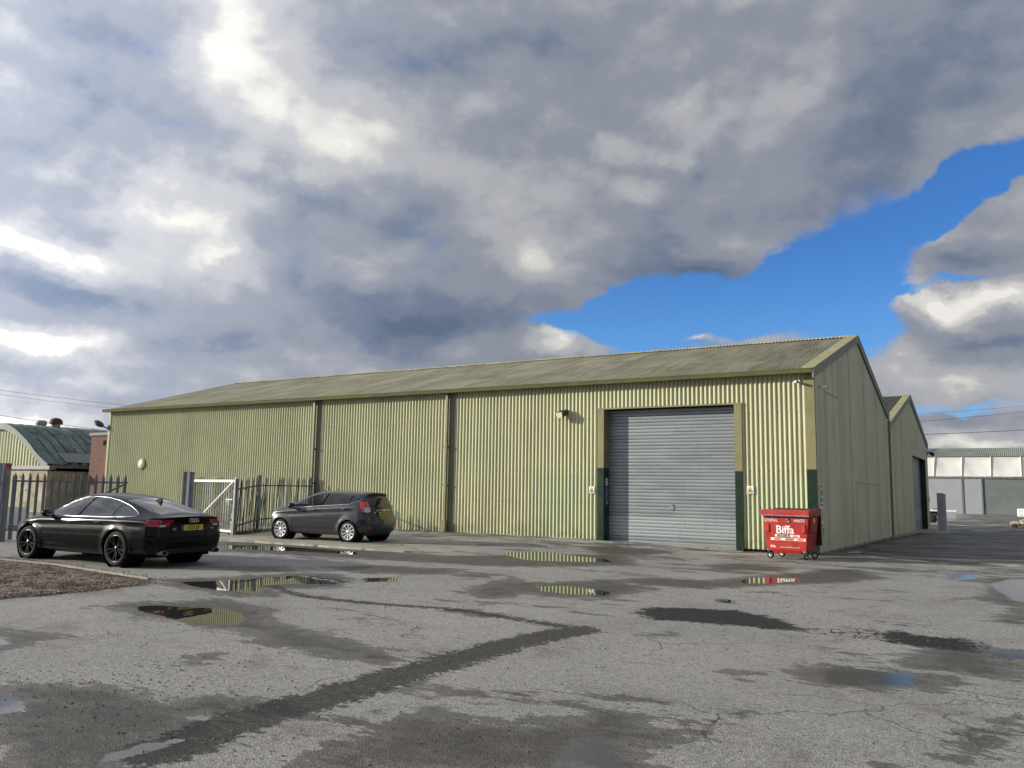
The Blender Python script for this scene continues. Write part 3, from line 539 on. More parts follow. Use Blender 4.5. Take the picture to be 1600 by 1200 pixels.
# gable end: flat ribbed sheets
def gable_wall(mb, y0, y1, prof, zb, x=0., hole=None):
    # prof(y) = top; ribs every .3 m
    ys_ = []; y = y0
    while y < y1-.01:
        ys_ += [y, min(y+.25, y1), min(y+.262, y1), min(y+.288, y1)]; y += .3
    ys_.append(y1); ys_ = sorted(set(round(v, 4) for v in ys_)); V = []; Fc = []
    for i, yy in enumerate(ys_):
        ph = (yy-y0) % .3; xx = x + (.006 if .255 < ph < .295 else 0)
        if hole and hole[0] <= yy <= hole[1]: b0 = hole[2]
        else: b0 = zb(yy)
        V += [(xx, yy, b0), (xx, yy, prof(yy))]
    for i in range(len(ys_)-1):
        Fc.append((2*i, 2*i+2, 2*i+3, 2*i+1))
    mb.add(V, Fc)
prof1 = lambda y: EV + (RH-EV)*(1-abs(y-WD/2)/(WD/2)) - .05
gw = MB(); gable_wall(gw, 0, WD, prof1, lambda y: -.09-.009*y)
gw.build('gable_wall', M['gable'], wh)
sm = MB()
for y_, z0, z1 in ((.62, .3, 4.95), (1.55, 0, 5.6), (2.9, 3.4, 6.0), (3.9, 0, 6.4), (6.1, -.1, 7.0), (9.4, -.1, 7.3), (12.6, -.1, 6.3), (15.2, -.1, 5.4), (6.9, -.1, 2.1)): sm.box(.001, .016, y_-.012, y_+.012, z0, z1)
sm.box(.001, .018, 6.9, 13.5, 2.08, 2.11).box(.001, .018, 1.55, 3.9, 4.9, 4.93)
sm.build('sheet_seam', plain('seam_line', (.45, .475, .33), .6), wh)
gp = MB(); gp.box(-.2, -.03, .05, WD, -.9, -.1).build('plinth', M['render'], wh)
bw = MB(); bw.box(-Lw, -Lw+.05, 0, WD, -.3, EV).box(-Lw, 0, WD-.1, WD-.05, -.5, EV)
bw.add([(-Lw+.02, 0, EV), (-Lw+.02, WD, EV), (-Lw+.02, WD/2, RH-.05)], [(0, 1, 2)]); bw.build('rear_wall', M['gable'], wh)
# roof: corrugations run up the slope
def roof_slope(mb, x0, x1, yA, zA, yB, zB, thick=0.):
    n = int(round((x1-x0)/PITCHC*6)); X = np.linspace(x0, x1, n+1); off = .024*np.cos(2*math.pi*X/PITCHC); V = []; K = 6
    d = np.array([yB-yA, zB-zA]); L = np.hypot(*d); nrm = np.array([-d[1], d[0]])/L
    if nrm[1] < 0: nrm = -nrm
    for k_ in range(K+1):
        t = k_/K; lap = .012*(k_ % 2)
        V += [(a, yA+d[0]*t+nrm[0]*(o+lap), zA+d[1]*t+nrm[1]*(o+lap)) for a, o in zip(X, off)]
    Fc = [(k_*(n+1)+i, k_*(n+1)+i+1, (k_+1)*(n+1)+i+1, (k_+1)*(n+1)+i) for k_ in range(K) for i in range(n)]
    mb.add(V, Fc, 0, None, True)
slope = (RH-EV-.1)/(WD/2)
rf = MB(); roof_slope(rf, -Lw-.12, .02, -.22, EV+.14-.22*slope*.6, WD/2, RH); roof_slope(rf, -Lw-.12, .02, WD/2, RH, WD+.1, EV+.1)
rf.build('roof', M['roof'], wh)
rc = MB(); rc.bar((-Lw-.13, WD/2, RH+.03), (.0, WD/2, RH+.03), .30, .05); rc.build('ridge_cap', M['roof'], wh)
gt = MB(); gt.box(-Lw-.15, .03, -.36, -.20, 5.27, 5.29).box(-Lw-.15, .03, -.375, -.35, 5.27, 5.41).box(-Lw-.15, .03, -.21, -.19, 5.27, 5.41).box(-Lw-.15, -Lw-.13, -.36, -.2, 5.29, 5.41).box(.01, .03, -.36, -.2, 5.29, 5.41)
gt.box(-Lw-.15, .03, -.379, -.376, 5.385, 5.415)
gt.build('gutter', M['gutter'], wh)
sf = MB(); sf.box(-Lw, 0, -.19, .04, 5.30, 5.32); sf.build('soffit', M['dark'], wh)
def verge(parent, pts, mats=('verge', 'vergecap'), x=.02, h1=.30):
    for (y1, z1), (y2, z2), cap in pts:
        a = MB(); a.add([(x, y1, z1-h1), (x, y2, z2-h1), (x, y2, z2), (x, y1, z1), (x+.05, y1, z1-h1), (x+.05, y2, z2-h1), (x+.05, y2, z2), (x+.05, y1, z1)],
                        [(4, 5, 6, 7), (0, 4, 7, 3), (1, 2, 6, 5), (0, 1, 5, 4), (3, 7, 6, 2), (0, 3, 2, 1)])
        a.build('bargeboard', M[mats[0]], parent)
        c = MB(); c.add([(x-.28, y1, z1+.045), (x-.28, y2, z2+.045), (x+.058, y2, z2+.012), (x+.058, y1, z1+.012), (x-.28, y1, z1+.02), (x-.28, y2, z2+.02), (x+.058, y2, z2-.05), (x+.058, y1, z1-.05)],
                        [(0, 3, 2, 1), (3, 7, 6, 2), (0, 1, 5, 4), (0, 4, 7, 3), (1, 2, 6, 5)])
        c.build('verge_cap', M[mats[1]], parent)
verge(wh, [((-.36, EV+.14), (WD/2, RH+.06), 1), ((WD/2, RH+.06), (WD+.15, EV+.14), 1)])
ct = MB(); ct.box(-.27, .012, -.05, -.005, 2.38, EV+.03).box(-.03, .014, -.005, .08, 2.38, EV+.03); ct.build('corner_trim', M['trim'], wh)
ct = MB(); ct.box(-.27, .012, -.05, -.005, -.12, 2.38).box(-.03, .014, -.005, .08, -.12, 2.38); ct.build('corner_trim', M['dkgreen'], wh)
ct = MB(); ct.box(-Lw-.03, -Lw+.14, -.045, -.005, -.1, EV+.05); ct.build('corner_trim', M['trim'], wh)
# door opening: jambs and head
def jamb(x0, x1, zsp, zt, d, inner):
    for a, b_, mm in ((-.22, zsp, 'dkgreen'), (zsp, zt, 'trim')):
        j = MB(); j.box(x0, x1, -.07, d, a, b_).build('door_jamb', M[mm], wh)
jamb(-7.19, -6.96, 2.42, 4.44, .42, 1); jamb(-2.44, -2.2, 2.32, 4.44, .42, 0)
hd = MB(); hd.box(-7.22, -2.17, -.08, -.035, 4.42, 4.47).build('door_head', M['trim'], wh)
hd = MB(); hd.box(-6.96, -2.44, -.03, .42, 4.41, 4.46).build('door_head', M['dark'], wh)
def shutter_mesh(mb, x0, x1, z0, z1, y, pitch=.113, ax='x'):
    V = []; Fc = []; z = z0; prof = []
    while z < z1:
        for t, o in ((0, .020), (.05, .0), (.16, -.004), (.5, -.009), (.84, -.006), (.90, -.004), (.97, .020)):
            prof.append((z+t*pitch, o))
        z += pitch
    for zz, o in prof:
        if ax == 'x': V += [(x0, y+o, zz), (x1, y+o, zz)]
        else: V += [(y-o, x0, zz), (y-o, x1, zz)]
    for i in range(len(prof)-1): Fc.append((2*i, 2*i+1, 2*i+3, 2*i+2))
    mb.add(V, Fc, 0, None, False)
sh = MB(); shutter_mesh(sh, -6.96, -2.44, -.10, 4.42, .38); sh.box(-6.96, -2.44, .355, .40, -.13, -.07)
sho = sh.build('roller_shutter', M['shutter'], wh)
hs = MB(); hs.box(-4.76, -4.62, .345, .368, 1.05, 1.17).box(-4.74, -4.64, .335, .35, 1.2, 1.24); hs.build('lock', M['alu'], sho)
# downpipes standing proud of the wall with brackets
for x_ in (-13.55, -20.55):
    d_ = MB(); d_.box(x_-.045, x_+.055, -.21, -.11, -.02, 5.28).box(x_-.01, x_+.24, -.055, -.03, 0, 5.27)
    for z_ in (3.2, 1.75): d_.box(x_-.07, x_+.09, -.22, -.02, z_, z_+.05)
    d_.build('downpipe', M['pipe'], wh)
    s_ = MB(); s_.box(x_+.10, x_+.36, -.036, -.03, .0, 5.26); s_.build('cover_strip', M['verge'], wh)
d_ = MB(); d_.box(-13.68, -13.46, -.24, -.09, -.1, .42); d_.build('pipe_shoe', M['pipe'], wh)

# ------------------------------------------------------------------ second, lower warehouse behind
Y0, Y1, EV2, RH2 = 16.55, 35.1, 4.92, 7.30; YM = (Y0+Y1)/2
w2 = empty('warehouse', (0, Y0, 0), 0, 'lower green gabled warehouse behind the long one, with a tall recessed shutter', 'warehouse')
Z2 = MB
def up2(mb, name, m_): return mb.build(name, m_, w2, loc=(0, -Y0, 0))
prof2 = lambda y: EV2 + (RH2-EV2)*(1-abs(y-YM)/(YM-Y0)) - .05
g2 = MB(); gable_wall(g2, WD+.02, 26.2, prof2, lambda y: -.24-.004*(y-16)); gable_wall(g2, 26.2, 33.6, prof2, lambda y: 3.93); gable_wall(g2, 33.6, Y1, prof2, lambda y: -.6)
up2(g2, 'gable_wall', M['gable'])
M['seam'] = plain('seam_line_2', (.45, .475, .33), .6)
for y_, z0, z1 in ((18.2, -.2, 5.2), (21.4, -.2, 6.2), (25.9, -.2, 7.0), (26.0, -.2, 3.93)): up2(MB().box(.001, .016, y_-.012, y_+.012, z0, z1), 'sheet_seam', M['seam'])
up2(MB().box(-.25, .06, 16.4, 26.1, -.9, -.27).box(-.1, .16, 20.5, 26.15, -.9, -.33), 'plinth', M['block'])
r2 = MB(); roof_slope(r2, -24, .02, Y0-.3, EV2+.05, YM, RH2); roof_slope(r2, -24, .02, YM, RH2, Y1+.2, EV2+.02); up2(r2, 'roof', M['roofdark'])
b2 = MB(); b2.box(-24, -23.9, Y0, Y1, -.5, EV2).box(-24, -.02, Y1-.05, Y1, -.6, EV2).add([(-23.9, Y0, EV2), (-23.9, Y1, EV2), (-23.9, YM, RH2-.05)], [(0, 1, 2)]); up2(b2, 'rear_wall', M['gable'])
vv = empty('verge_trim', (0, -Y0, 0)); vv.parent = w2
verge(vv, [((Y0-.1, EV2+.1), (YM, RH2+.06), 1), ((YM, RH2+.06), (Y1+.15, EV2+.1), 1)])
s3 = MB(); shutter_mesh(s3, 26.2, 33.6, -.6, 3.95, -.33, .12, 'y'); s3o = up2(s3, 'roller_shutter', M['shutter'])
j3 = MB(); j3.box(-.40, -.003, 33.6, 33.7, -.6, 3.93).box(-.40, -.003, 26.1, 26.2, -.6, 3.93).box(-.40, -.003, 26.2, 33.6, 3.93, 3.98); up2(j3, 'door_reveal', M['dkgreen'])
up2(MB().box(-.02, .10, 16.28, 16.52, 4.3, 5.1).box(0, .09, 16.34, 16.44, -.2, 4.3), 'downpipe', M['verge'])
MB().add([(-.6, 26.4, -.42), (1.6, 26.0, -.42), (1.9, 33.9, -.50), (-.6, 33.6, -.44), (1.6, 26.0, -.56), (1.9, 33.9, -.6)], [(0, 1, 2, 3), (1, 4, 5, 2)]).build('ramp_slab', M['conc'], kind='structure')

# ------------------------------------------------------------------ things fixed to the walls
def floodlight(loc, rz, label, name='floodlight', s=1.):
    t = empty(name, loc, rz, label, 'lamp')
    h_ = MB(); h_.add([(-.15*s, -.34*s, .02*s), (.15*s, -.34*s, .02*s), (.15*s, -.10*s, .12*s), (-.15*s, -.10*s, .12*s), (-.13*s, -.30*s, -.16*s), (.13*s, -.30*s, -.16*s), (.11*s, -.14*s, -.06*s), (-.11*s, -.14*s, -.06*s)],
                       [(0, 1, 2, 3), (7, 6, 5, 4), (1, 5, 6, 2), (3, 7, 4, 0), (2, 6, 7, 3), (0, 4, 5, 1)])
    h_.build('housing', M['lampbrn'], t)
    g_ = MB(); g_.add([(-.142*s, -.348*s, .012*s), (.142*s, -.348*s, .012*s), (.122*s, -.31*s, -.155*s), (-.122*s, -.31*s, -.155*s)], [(0, 3, 2, 1)]).build('glass', M['lamptan'], t)
    b_ = MB(); b_.bar((0, -.12*s, .04*s), (0, -.02, .06*s), .04*s).box(-.05*s, .05*s, -.045, -.02, -.02*s, .12*s).build('bracket', M['lampbrn'], t)
    return t
floodlight((-8.42, 0, 4.33), -.35, 'brown floodlight with a tan glass on the cream wall left of the big shutter', s=1.15)
t = empty('bracket_lamp', (-Lw, -.02, 4.5), 0, 'dark round-headed lamp on a short arm at the far left corner of the long warehouse', 'lamp')
MB().tube([(0, 0, -.08), (-.12, -.1, -.02), (-.3, -.18, .06)], .035, 6).box(-.06, .06, -.04, .02, -.2, .05).build('arm', M['lampbrn'], t)
hm = Matrix.Translation((-.5, -.26, .18)) @ Matrix.Rotation(.55, 4, 'Y') @ Matrix.Diagonal((1.25, .9, .55, 1))
MB().lathe([(0, -.2), (.13, -.18), (.24, -.08), (.27, .02), (.22, .13), (.12, .2), (0, .23)], 16, 0, hm).build('lamp_head', M['lampbrn'], t)
t = empty('wall_vent', (-32.35, -.03, 2.59), 0, 'round cream cover on the corrugated wall above the black car', 'vent cover')
MB().lathe([(0, .12), (.18, .11), (.24, .06), (.25, 0)], 24, 0, Matrix.Rotation(math.pi/2, 4, 'X')).build('cover', M['cream'], t)
MB().lathe([(.25, -.01), (.285, -.01), (.285, .03), (.25, .04)], 24, 0, Matrix.Rotation(math.pi/2, 4, 'X')).build('rim', M['trim'], t)
def cctv(loc, rz, label):
    t = empty('security_camera', loc, rz, label, 'camera')
    MB().lathe([(0, -.12), (.038, -.12), (.042, .1), (.034, .1)], 12, 0, Matrix.Translation((-.06, -.16, -.02)) @ Matrix.Rotation(R(100), 4, 'X') @ Matrix.Rotation(.5, 4, 'Y')).build('housing', M['white'], t)
    MB().lathe([(0, .09), (.034, .1), (.036, .125), (.0, .12)], 12, 0, Matrix.Translation((-.06, -.16, -.02)) @ Matrix.Rotation(R(100), 4, 'X') @ Matrix.Rotation(.5, 4, 'Y')).build('lens', M['blk'], t)
    MB().bar((0, -.02, 0), (-.04, -.13, -.01), .025).lathe([(0, 0), (.05, 0), (.05, .02), (0, .025)], 12, 0, Matrix.Translation((0, -.03, 0)) @ Matrix.Rotation(math.pi/2, 4, 'X')).build('mount', M['white'], t)
cctv((-.42, -.02, 5.05), 0, 'small white security camera under the eave at the right end of the cream wall')
cctv((.0, .72, 4.96), math.pi/2, 'small white security camera high on the green gable beside its left edge')
# yellow triangle warning signs
def warn(x, z, label):
    t = empty('warning_sign', (x, -.045, z), 0, label, 'sign', 'yellow triangle warning signs beside the big shutter')
    MB().box(-.105, .105, -.004, .004, -.125, .125).build('sign_board', M['signw'], t)
    T = lambda s, y, m, nm: MB().add([(-.095*s, y, -.055*s-.005), (.095*s, y, -.055*s-.005), (0, y, .105*s-.005)], [(0, 1, 2)]).build(nm, M[m], t)
    T(1.0, -.0065, 'blk', 'border'); T(.80, -.009, 'yel', 'triangle')
    MB().add([(-.045, -.0115, -.042), (.045, -.0115, -.042), (.035, -.0115, -.02), (.012, -.0115, -.008), (.012, -.0115, .025), (-.012, -.0115, .025), (-.012, -.0115, -.008), (-.035, -.0115, -.02)], [tuple(range(8))]).build('symbol', M['blk'], t)
    MB().box(-.085, .085, -.0065, -.004, -.112, -.098).box(-.085, .085, -.0065, -.004, -.09, -.08).build('small_print', M['blk'], t)
warn(-7.42, 1.66, 'white warning sign with a yellow triangle on the cream wall left of the big shutter')
warn(-1.98, 1.74, 'white warning sign with a yellow triangle between the big shutter and the red bin')
# blue mandatory strip on the left reveal of the doorway (faces right)
t = empty('safety_sign', (-6.955, .18, 1.55), math.pi/2, 'narrow blue safety sign with two round symbols on the dark green door jamb', 'sign')
MB().box(-.12, .12, -.004, .004, -.42, .22).build('sign_board', M['blue'], t)
for z_ in (.10, -.12): MB().lathe([(.095, 0), (.105, 0), (.105, .003), (.095, .003)], 24, 0, Matrix.Translation((0, -.006, z_)) @ Matrix.Rotation(math.pi/2, 4, 'X')).build('ring', M['signw'], t)
MB().box(-.10, .10, -.007, -.004, -.30, -.285).box(-.1, .1, -.007, -.004, -.35, -.34).build('lettering', M['signw'], t)
t = empty('notice', (-6.955, .17, 1.93), math.pi/2, 'pair of small pale notices above the blue sign on the door jamb', 'sign')
for x_ in (-.055, .055): MB().box(x_-.045, x_+.045, -.005, .004, -.12, .14).build('sheet', M['cream'], t)
# gable strip sign: blue above white and yellow
t = empty('safety_sign', (.012, .56, 1.35), math.pi/2, 'tall rounded blue and white safety strip on the green gable behind the red bin', 'sign')
MB().box(-.14, .14, -.004, .004, -.62, .62).build('sign_board', M['signw'], t, bevel=.0)
for z0, z1, m_ in ((.06, .58, 'blue'), (-.06, .0, 'blue')): MB().box(-.11, .11, -.008, -.004, z0, z1).build('panel', M[m_], t)
for z_ in (.44, .2): MB().lathe([(0, 0), (.075, 0), (.075, .003), (0, .003)], 20, 0, Matrix.Translation((0, -.009, z_)) @ Matrix.Rotation(math.pi/2, 4, 'X')).build('symbol', M['signw'], t)
MB().box(-.08, .08, -.007, -.004, -.5, -.15).build('lettering', M['gpanel'], t)
t = empty('small_notice', (.012, .70, .56), math.pi/2, 'small yellow notice low on the green gable beside the red bin', 'sign')
MB().box(-.12, .12, -.004, .004, -.22, .2).build('sign_board', M['yel'], t); MB().box(-.08, .08, -.007, -.004, .0, .05).box(-.08, .08, -.007, -.004, -.12, -.06).build('lettering', M['blk'], t)
floodlight((.0, 35.0, 4.4), math.pi/2, 'dark wedge-shaped lamp on the far corner of the second green gable', s=1.35)
t = empty('switch_box', (.01, 34.3, 1.43), math.pi/2, 'small white box on the green wall right of the recessed shutter', 'box')
MB().box(-.16, .16, -.09, 0, -.16, .16).build('casing', M['white'], t, bevel=.01); MB().box(-.05, .05, -.10, -.09, -.06, .05).build('cover', M['alu'], t)

# ------------------------------------------------------------------ red waste bin
bn = empty('waste_bin', (-.353, -1.9, tz(-.35, -1.9)+.012), -.095, 'red four-wheeled general waste bin standing at the corner of the cream wall', 'waste bin')
M['binred'] = plain('bin_red', (.40, .018, .013), .5, 0, .16, 4, .4, dirtcol=(.17, .05, .035))
M['binred2'] = plain('bin_red_side', (.34, .016, .014), .55, 0, .15, 5, .3, dirtcol=(.12, .04, .03))
bb = MB(); bb.box(-.63, .63, -.46, .46, .24, 1.17, taper=(.86, .90))
bb.box(-.42, .42, -.40, .40, .15, .25, taper=(.9, .9))
for i in range(6): zz = .34+.12*i; k_ = .86+.14*(zz-.24)/.93; bb.box(.63*k_-.005, .63*k_+.012, -.34, .36, zz, zz+.02); bb.box(-.63*k_-.012, -.63*k_+.005, -.34, .36, zz, zz+.02)
bb.build('body', M['binred'], bn, bevel=.02)
MB().box(-.685, .685, -.53, -.47, 1.17, 1.20).box(-.685, .685, -.56, -.50, 1.19, 1.29).box(-.68, .68, -.52, .50, 1.17, 1.34).build('rim', M['binred'], bn, bevel=.018)
MB().box(-.69, .69, -.572, -.55, 1.165, 1.20).build('lifting_bar', M['galv'], bn, bevel=.005)
for s_ in (-1, 1):
    MB().box(s_*.60-.055, s_*.60+.055, -.30, .22, .74, 1.16).build('side_bracket', M['binred2'], bn, bevel=.02)
    MB().box(s_*.655-.01, s_*.655+.01, -.12, .02, 1.0, 1.12).build('label_plate', M['yel'], bn)
    fx = s_*.50; yy = lambda z: -.46*(.90+.10*(z-.24)/.93)
    MB().box(fx-.05, fx+.05, yy(.85)-.03, yy(.85)+.05, .72, .96).build('stiffener', M['binred'], bn, bevel=.012)
MB().lathe([(0, 0), (.035, 0), (.035, .015), (0, .02)], 14, 0, Matrix.Translation((.07, yy(1.1)-.01, 1.08)) @ Matrix.Rotation(math.pi/2, 4, 'X')).box(.05, .12, yy(1.1)-.02, yy(1.1), 1.0, 1.07).build('latch', M['galv'], bn)
lid = MB(); lid.box(-.66, .68, .50, .56, .36, 1.37).box(-.50, .68, .30, .56, 1.335, 1.375)
for i in range(4): lid.box(-.6+i*.34, -.52+i*.34, .555, .58, .4, 1.34)
lid.build('lid', M['blackpl'], bn, bevel=.02)
def on_front(V, cx, cz, sc=1.):
    # lettering lies on the sloping front panel
    return [(cx+x*sc, yy(cz+y*sc)-.004-z, cz+y*sc) for x, y, z in V]
for nm, tx, sz, cx_, cz_, bo, sx in (('lettering', 'GENERAL', .115, -.40, 1.045, .0006, .80), ('lettering', 'WASTE', .115, .38, 1.045, .0006, .80), ('logo', 'Biffa', .30, -.02, .79, .007, .98), ('logo', 'Biffa', .085, -.36, .335, .0015, .98), ('lettering', 'www.biffa.co.uk', .05, .10, .325, .0, 1.7)):
    V, Fc = text_mb(tx, sz, bo, .002, sx); MB().add(on_front(V, cx_, cz_), Fc).build(nm, M['signw'], bn)
def strip(x0, x1, z0, z1, m_, off=.006): return MB().add([(x0, yy(z0)-off, z0), (x1, yy(z0)-off, z0), (x1, yy(z1)-off, z1), (x0, yy(z1)-off, z1)], [(0, 1, 2, 3)])
M['orange'] = plain('sticker_orange', (.80, .28, .05), .5); M['pink'] = plain('sticker_pink', (.75, .12, .16), .5); M['slate'] = plain('sticker_slate', (.10, .12, .20), .5)
strip(-.30, .38, .605, .665, 0).build('sticker', M['signw'], bn); strip(-.42, .54, .505, .575, 0).build('sticker', M['signw'], bn)
for a, b_, z0, z1, m_ in ((-.24, .04, .612, .658, 'slate'), (.06, .12, .615, .655, 'blk'), (.2, .33, .618, .652, 'pink'), (-.34, -.14, .515, .565, 'orange'), (-.02, .22, .515, .565, 'pink'), (.3, .50, .515, .565, 'orange')):
    strip(a, b_, z0, z1, 0, .008).build('sticker_print', M[m_], bn)
for tx, cx_, cz_ in (('GENERAL', -.24, .54), ('RECYCLING', .10, .54), ('WASTE', .40, .54), ('BUSINESS', -.10, .635)):
    V, Fc = text_mb(tx, .036, 0, .001, .9); MB().add([(a, b_-.006, c) for a, b_, c in on_front(V, cx_, cz_)], Fc).build('sticker_lettering', M['signw' if cz_ > .6 else 'blk'], bn)
def castor(x, y, a):
    T = Matrix.Translation((x, y, 0)) @ Matrix.Rotation(a, 4, 'Z'); Wm = T @ Matrix.Translation((.04, 0, .09)) @ Matrix.Rotation(math.pi/2, 4, 'X')
    c_ = MB().box(-.05, .05, -.05, .05, .21, .23, 0, T).bar((-.02, -.035, .22), (.04, -.035, .08), .035, .008, 0, T).bar((-.02, .035, .22), (.04, .035, .08), .035, .008, 0, T).build('castor', M['galv'], bn)
    MB().lathe([(.055, -.024), (.088, -.024), (.092, -.01), (.092, .01), (.088, .024), (.055, .024)], 24, 0, Wm).build('tyre', M['rubber'], c_)
    MB().lathe([(0, -.02), (.02, -.026), (.056, -.02), (.056, .02), (.02, .026), (0, .02)], 20, 0, Wm).build('hub', M['white'], c_)
castor(-.50, -.36, .25); castor(.49, -.36, 1.35); castor(-.42, .36, 0); castor(.49, .36, .1)

# ------------------------------------------------------------------ palisade fences and gates
def pale_mb(h, wd=.07, dp=.018, t=.004):
    xs_ = [(-wd/2, dp), (-wd/2+.012, dp), (-.012, 0), (.012, 0), (wd/2-.012, dp), (wd/2, dp)]
    tops = [h-.13, h-.09, h-.02, h-.02, h-.09, h-.13]; mid = h
    b = MB(); V = []
    for (x, y), z in zip(xs_, tops): V += [(x, y, 0), (x, y, z)]
    for (x, y), z in zip(xs_, tops): V += [(x, y+t, 0), (x, y+t, z)]
    Fc = [(2*i, 2*i+2, 2*i+3, 2*i+1) for i in range(5)]+[(12+2*i+2, 12+2*i, 12+2*i+1, 12+2*i+3) for i in range(5)]
    V.append((0, 0, mid)); Fc += [(5, 7, 24), (17, 19, 24)]
    b.add(V, Fc); return b
pale_src = {}
def pale(parent, x, y, z, rz, h, lean, m_, wd=.07):
    key = (h, m_, wd)
    if key not in pale_src:
        o = pale_mb(h, wd).build('pale', M[m_], parent); pale_src[key] = o.data
    else:
        o = bpy.data.objects.new('pale', pale_src[key]); COL.objects.link(o); o.parent = parent
    o.rotation_euler = (lean[0], lean[1], rz); o.location = (x, y, z)
# left leaf, hung on the big post at the left edge of the view
A0, A1 = Vector((-18.55, -13.65, 0)), Vector((-15.76, -11.95, 0)); dA = A1-A0; LA = dA.length; aA = math.atan2(dA.y, dA.x)
fl = empty('palisade_gate', A0, aA, 'grey palisade gate leaf behind the black car, hung on the leftmost post', 'gate')
for i in range(16): pale(fl, .2+i*(LA-.25)/15, -.03, .06, 0, 1.82, (0, 0), 'galvdk', .085)
for z_ in (.38, 1.62): MB().box(.1, LA, 0, .045, z_, z_+.05).build('rail', M['galvdk'], fl)
MB().bar((LA-.9, .05, 1.2), (LA-.05, .05, 1.62), .04).build('brace', M['galvdk'], fl)
MB().box(.12, .18, -.01, .06, .06, 1.8).build('stile', M['galvdk'], fl)
gpst = empty('gate_post', (-18.66, -13.72, 0), aA, 'thick grey steel gate post with a white strip and red tag at the left edge', 'post')
MB().box(-.12, .12, -.12, .12, -.2, 2.13).build('post', M['galv'], gpst, bevel=.01)
MB().bar((.0, -.125, .02), (.06, -.125, 2.1), .035, .01).build('strip', M['whitep'], gpst)
MB().box(.13, .25, -.13, -.12, 1.98, 2.12).build('tag', M['redp'], gpst)
for z_ in (.35, 1.55): MB().box(.0, .2, -.15, -.11, z_, z_+.05).build('hinge', M['galvdk'], gpst)
gp2 = empty('gate_post', (-17.3, -8.78, 0), aA, 'grey steel gate post with a pale middle strip behind the black car', 'post')
MB().box(-.14, -.03, -.08, .08, -.2, 2.02).box(.05, .14, -.08, .08, -.2, 2.02).build('post', M['galvdk'], gp2); MB().box(-.03, .05, -.085, .06, -.2, 2.0).build('strip', M['whitep'], gp2)
# white framed gate folded back towards the wall
B0, B1 = Vector((-16.58, -7.53, 0)), Vector((-20.17, -6.43, 0)); dB = B1-B0; LB = dB.length; aB = math.atan2(dB.y, dB.x)
wg = empty('white_gate', B0, aB, 'white tube framed gate with a diagonal brace, folded back in front of the cream wall', 'gate')
MB().box(0, LB, -.03, .03, 1.72, 1.80).box(0, LB, -.03, .03, .10, .17).box(0, .06, -.032, .032, .1, 1.8).box(LB-.06, LB, -.032, .032, .1, 1.8).build('frame', M['whitep'], wg)
MB().bar((.1, .035, 1.74), (LB-.3, .035, .18), .055, .04).build('brace', M['whitep'], wg)
MB().bar((.08, .05, 1.16), (.55, .05, 1.16), .03).bar((.35, .06, 1.16), (.33, .06, .98), .03).bar((.5, .06, 1.2), (.5, .06, 1.05), .03).build('bolt', M['whitep'], wg)
MB().box(.015, .045, .03, .06, .55, .72).box(.02, .09, .03, .06, .42, .45).box(.06, .085, .03, .05, -.1, .45).build('catch', M['whitep'], wg)
for i in range(18): pale(wg, .18+i*(LB-.3)/17, -.06, .12, math.pi, 1.80, (0, 0), 'galvdk')
hp = empty('gate_post', (-16.47, -7.60, 0), aB, 'slim grey post at the hinge side of the white gate', 'post')
MB().box(-.05, .05, -.05, .05, -.15, 1.82).build('post', M['galv'], hp)
MB().lathe([(0, 0), (.06, 0), (.05, .05), (0, .07)], 10, 0, Matrix.Translation((0, 0, 1.82))).build('post_cap', M['whitep'], hp)
# leaning fence run up to the wall
def run(P, Q, n, lean, label, h=1.9, jit=.03, rails=(.42, 1.6), dip=(0, 0)):
    P, Q = Vector(P), Vector(Q); d = Q-P; L = d.length; a = math.atan2(d.y, d.x)
    t = empty('palisade_fence', P, a, label, 'fence', 'bent palisade fence in front of the cream wall')
    for i in range(n):
        u = (i+.5)/n; pale(t, u*L, .03+rng.normal(0, .01), .02+dip[0]*(1-u)+dip[1]*u, math.pi+rng.normal(0, .08), h, (rng.normal(0, .03), -lean*(1-.3*u)+rng.normal(0, jit)), 'oldpal', .075)
    for z_ in rails: MB().bar((0, 0, z_+dip[0]), (L, 0, z_+dip[1]), .045, .045).build('rail', M['oldpal'], t)
    MB().box(L-.05, L+.05, -.04, .06, -.2, h+.08).build('fence_post', M['galv'], t)
    return t
run((-16.55, -7.45, 0), (-17.55, -5.65, 0), 10, .10, 'short leaning run of grey palisade between the white gate and the taller middle post', 1.92, .04, dip=(-.1, .03))
run((-17.55, -5.65, 0), (-20.45, -.25, 0), 27, .10, 'long leaning run of grey palisade from the middle post back to the cream wall', 1.92, .03, dip=(.03, .03))

# ------------------------------------------------------------------ barrel-roofed hut and its neighbours
HX, HY = -42.6*1.05+.26, -.8
def hsc(x, z): return (5.216+(x-5.216)*1.05, 1.65+(z-1.65)*1.05)
hp_ = [hsc(*q) for q in [(-42.6, 4.68), (-41.6, 4.66), (-40.9, 4.53), (-40.2, 4.28), (-39.5, 3.93), (-38.9, 3.6), (-38.2, 3.12), (-37.6, 2.78), (-36.95, 2.47)]]
hpx = np.array([q[0] for q in hp_]); hpz = np.array([q[1] for q in hp_]); fz = spl(hpx, hpz)
hut = empty('barrel_hut', (hpx[0], HY, 0), 0, 'long hut with a mossy green barrel roof and cream ribbed front at the far left', 'hut')
hx0 = hpx[0]; half = hpx[-1]-hx0; HL = 16.
u = np.linspace(-half, half, 61); zz = fz(hx0+np.abs(u)); yv = np.arange(-.15, HL, .045)
Pm = np.zeros((61, len(yv), 3)); nrm = np.gradient(zz, u)
rib = .10*np.abs(np.sin(np.pi*yv/.55))
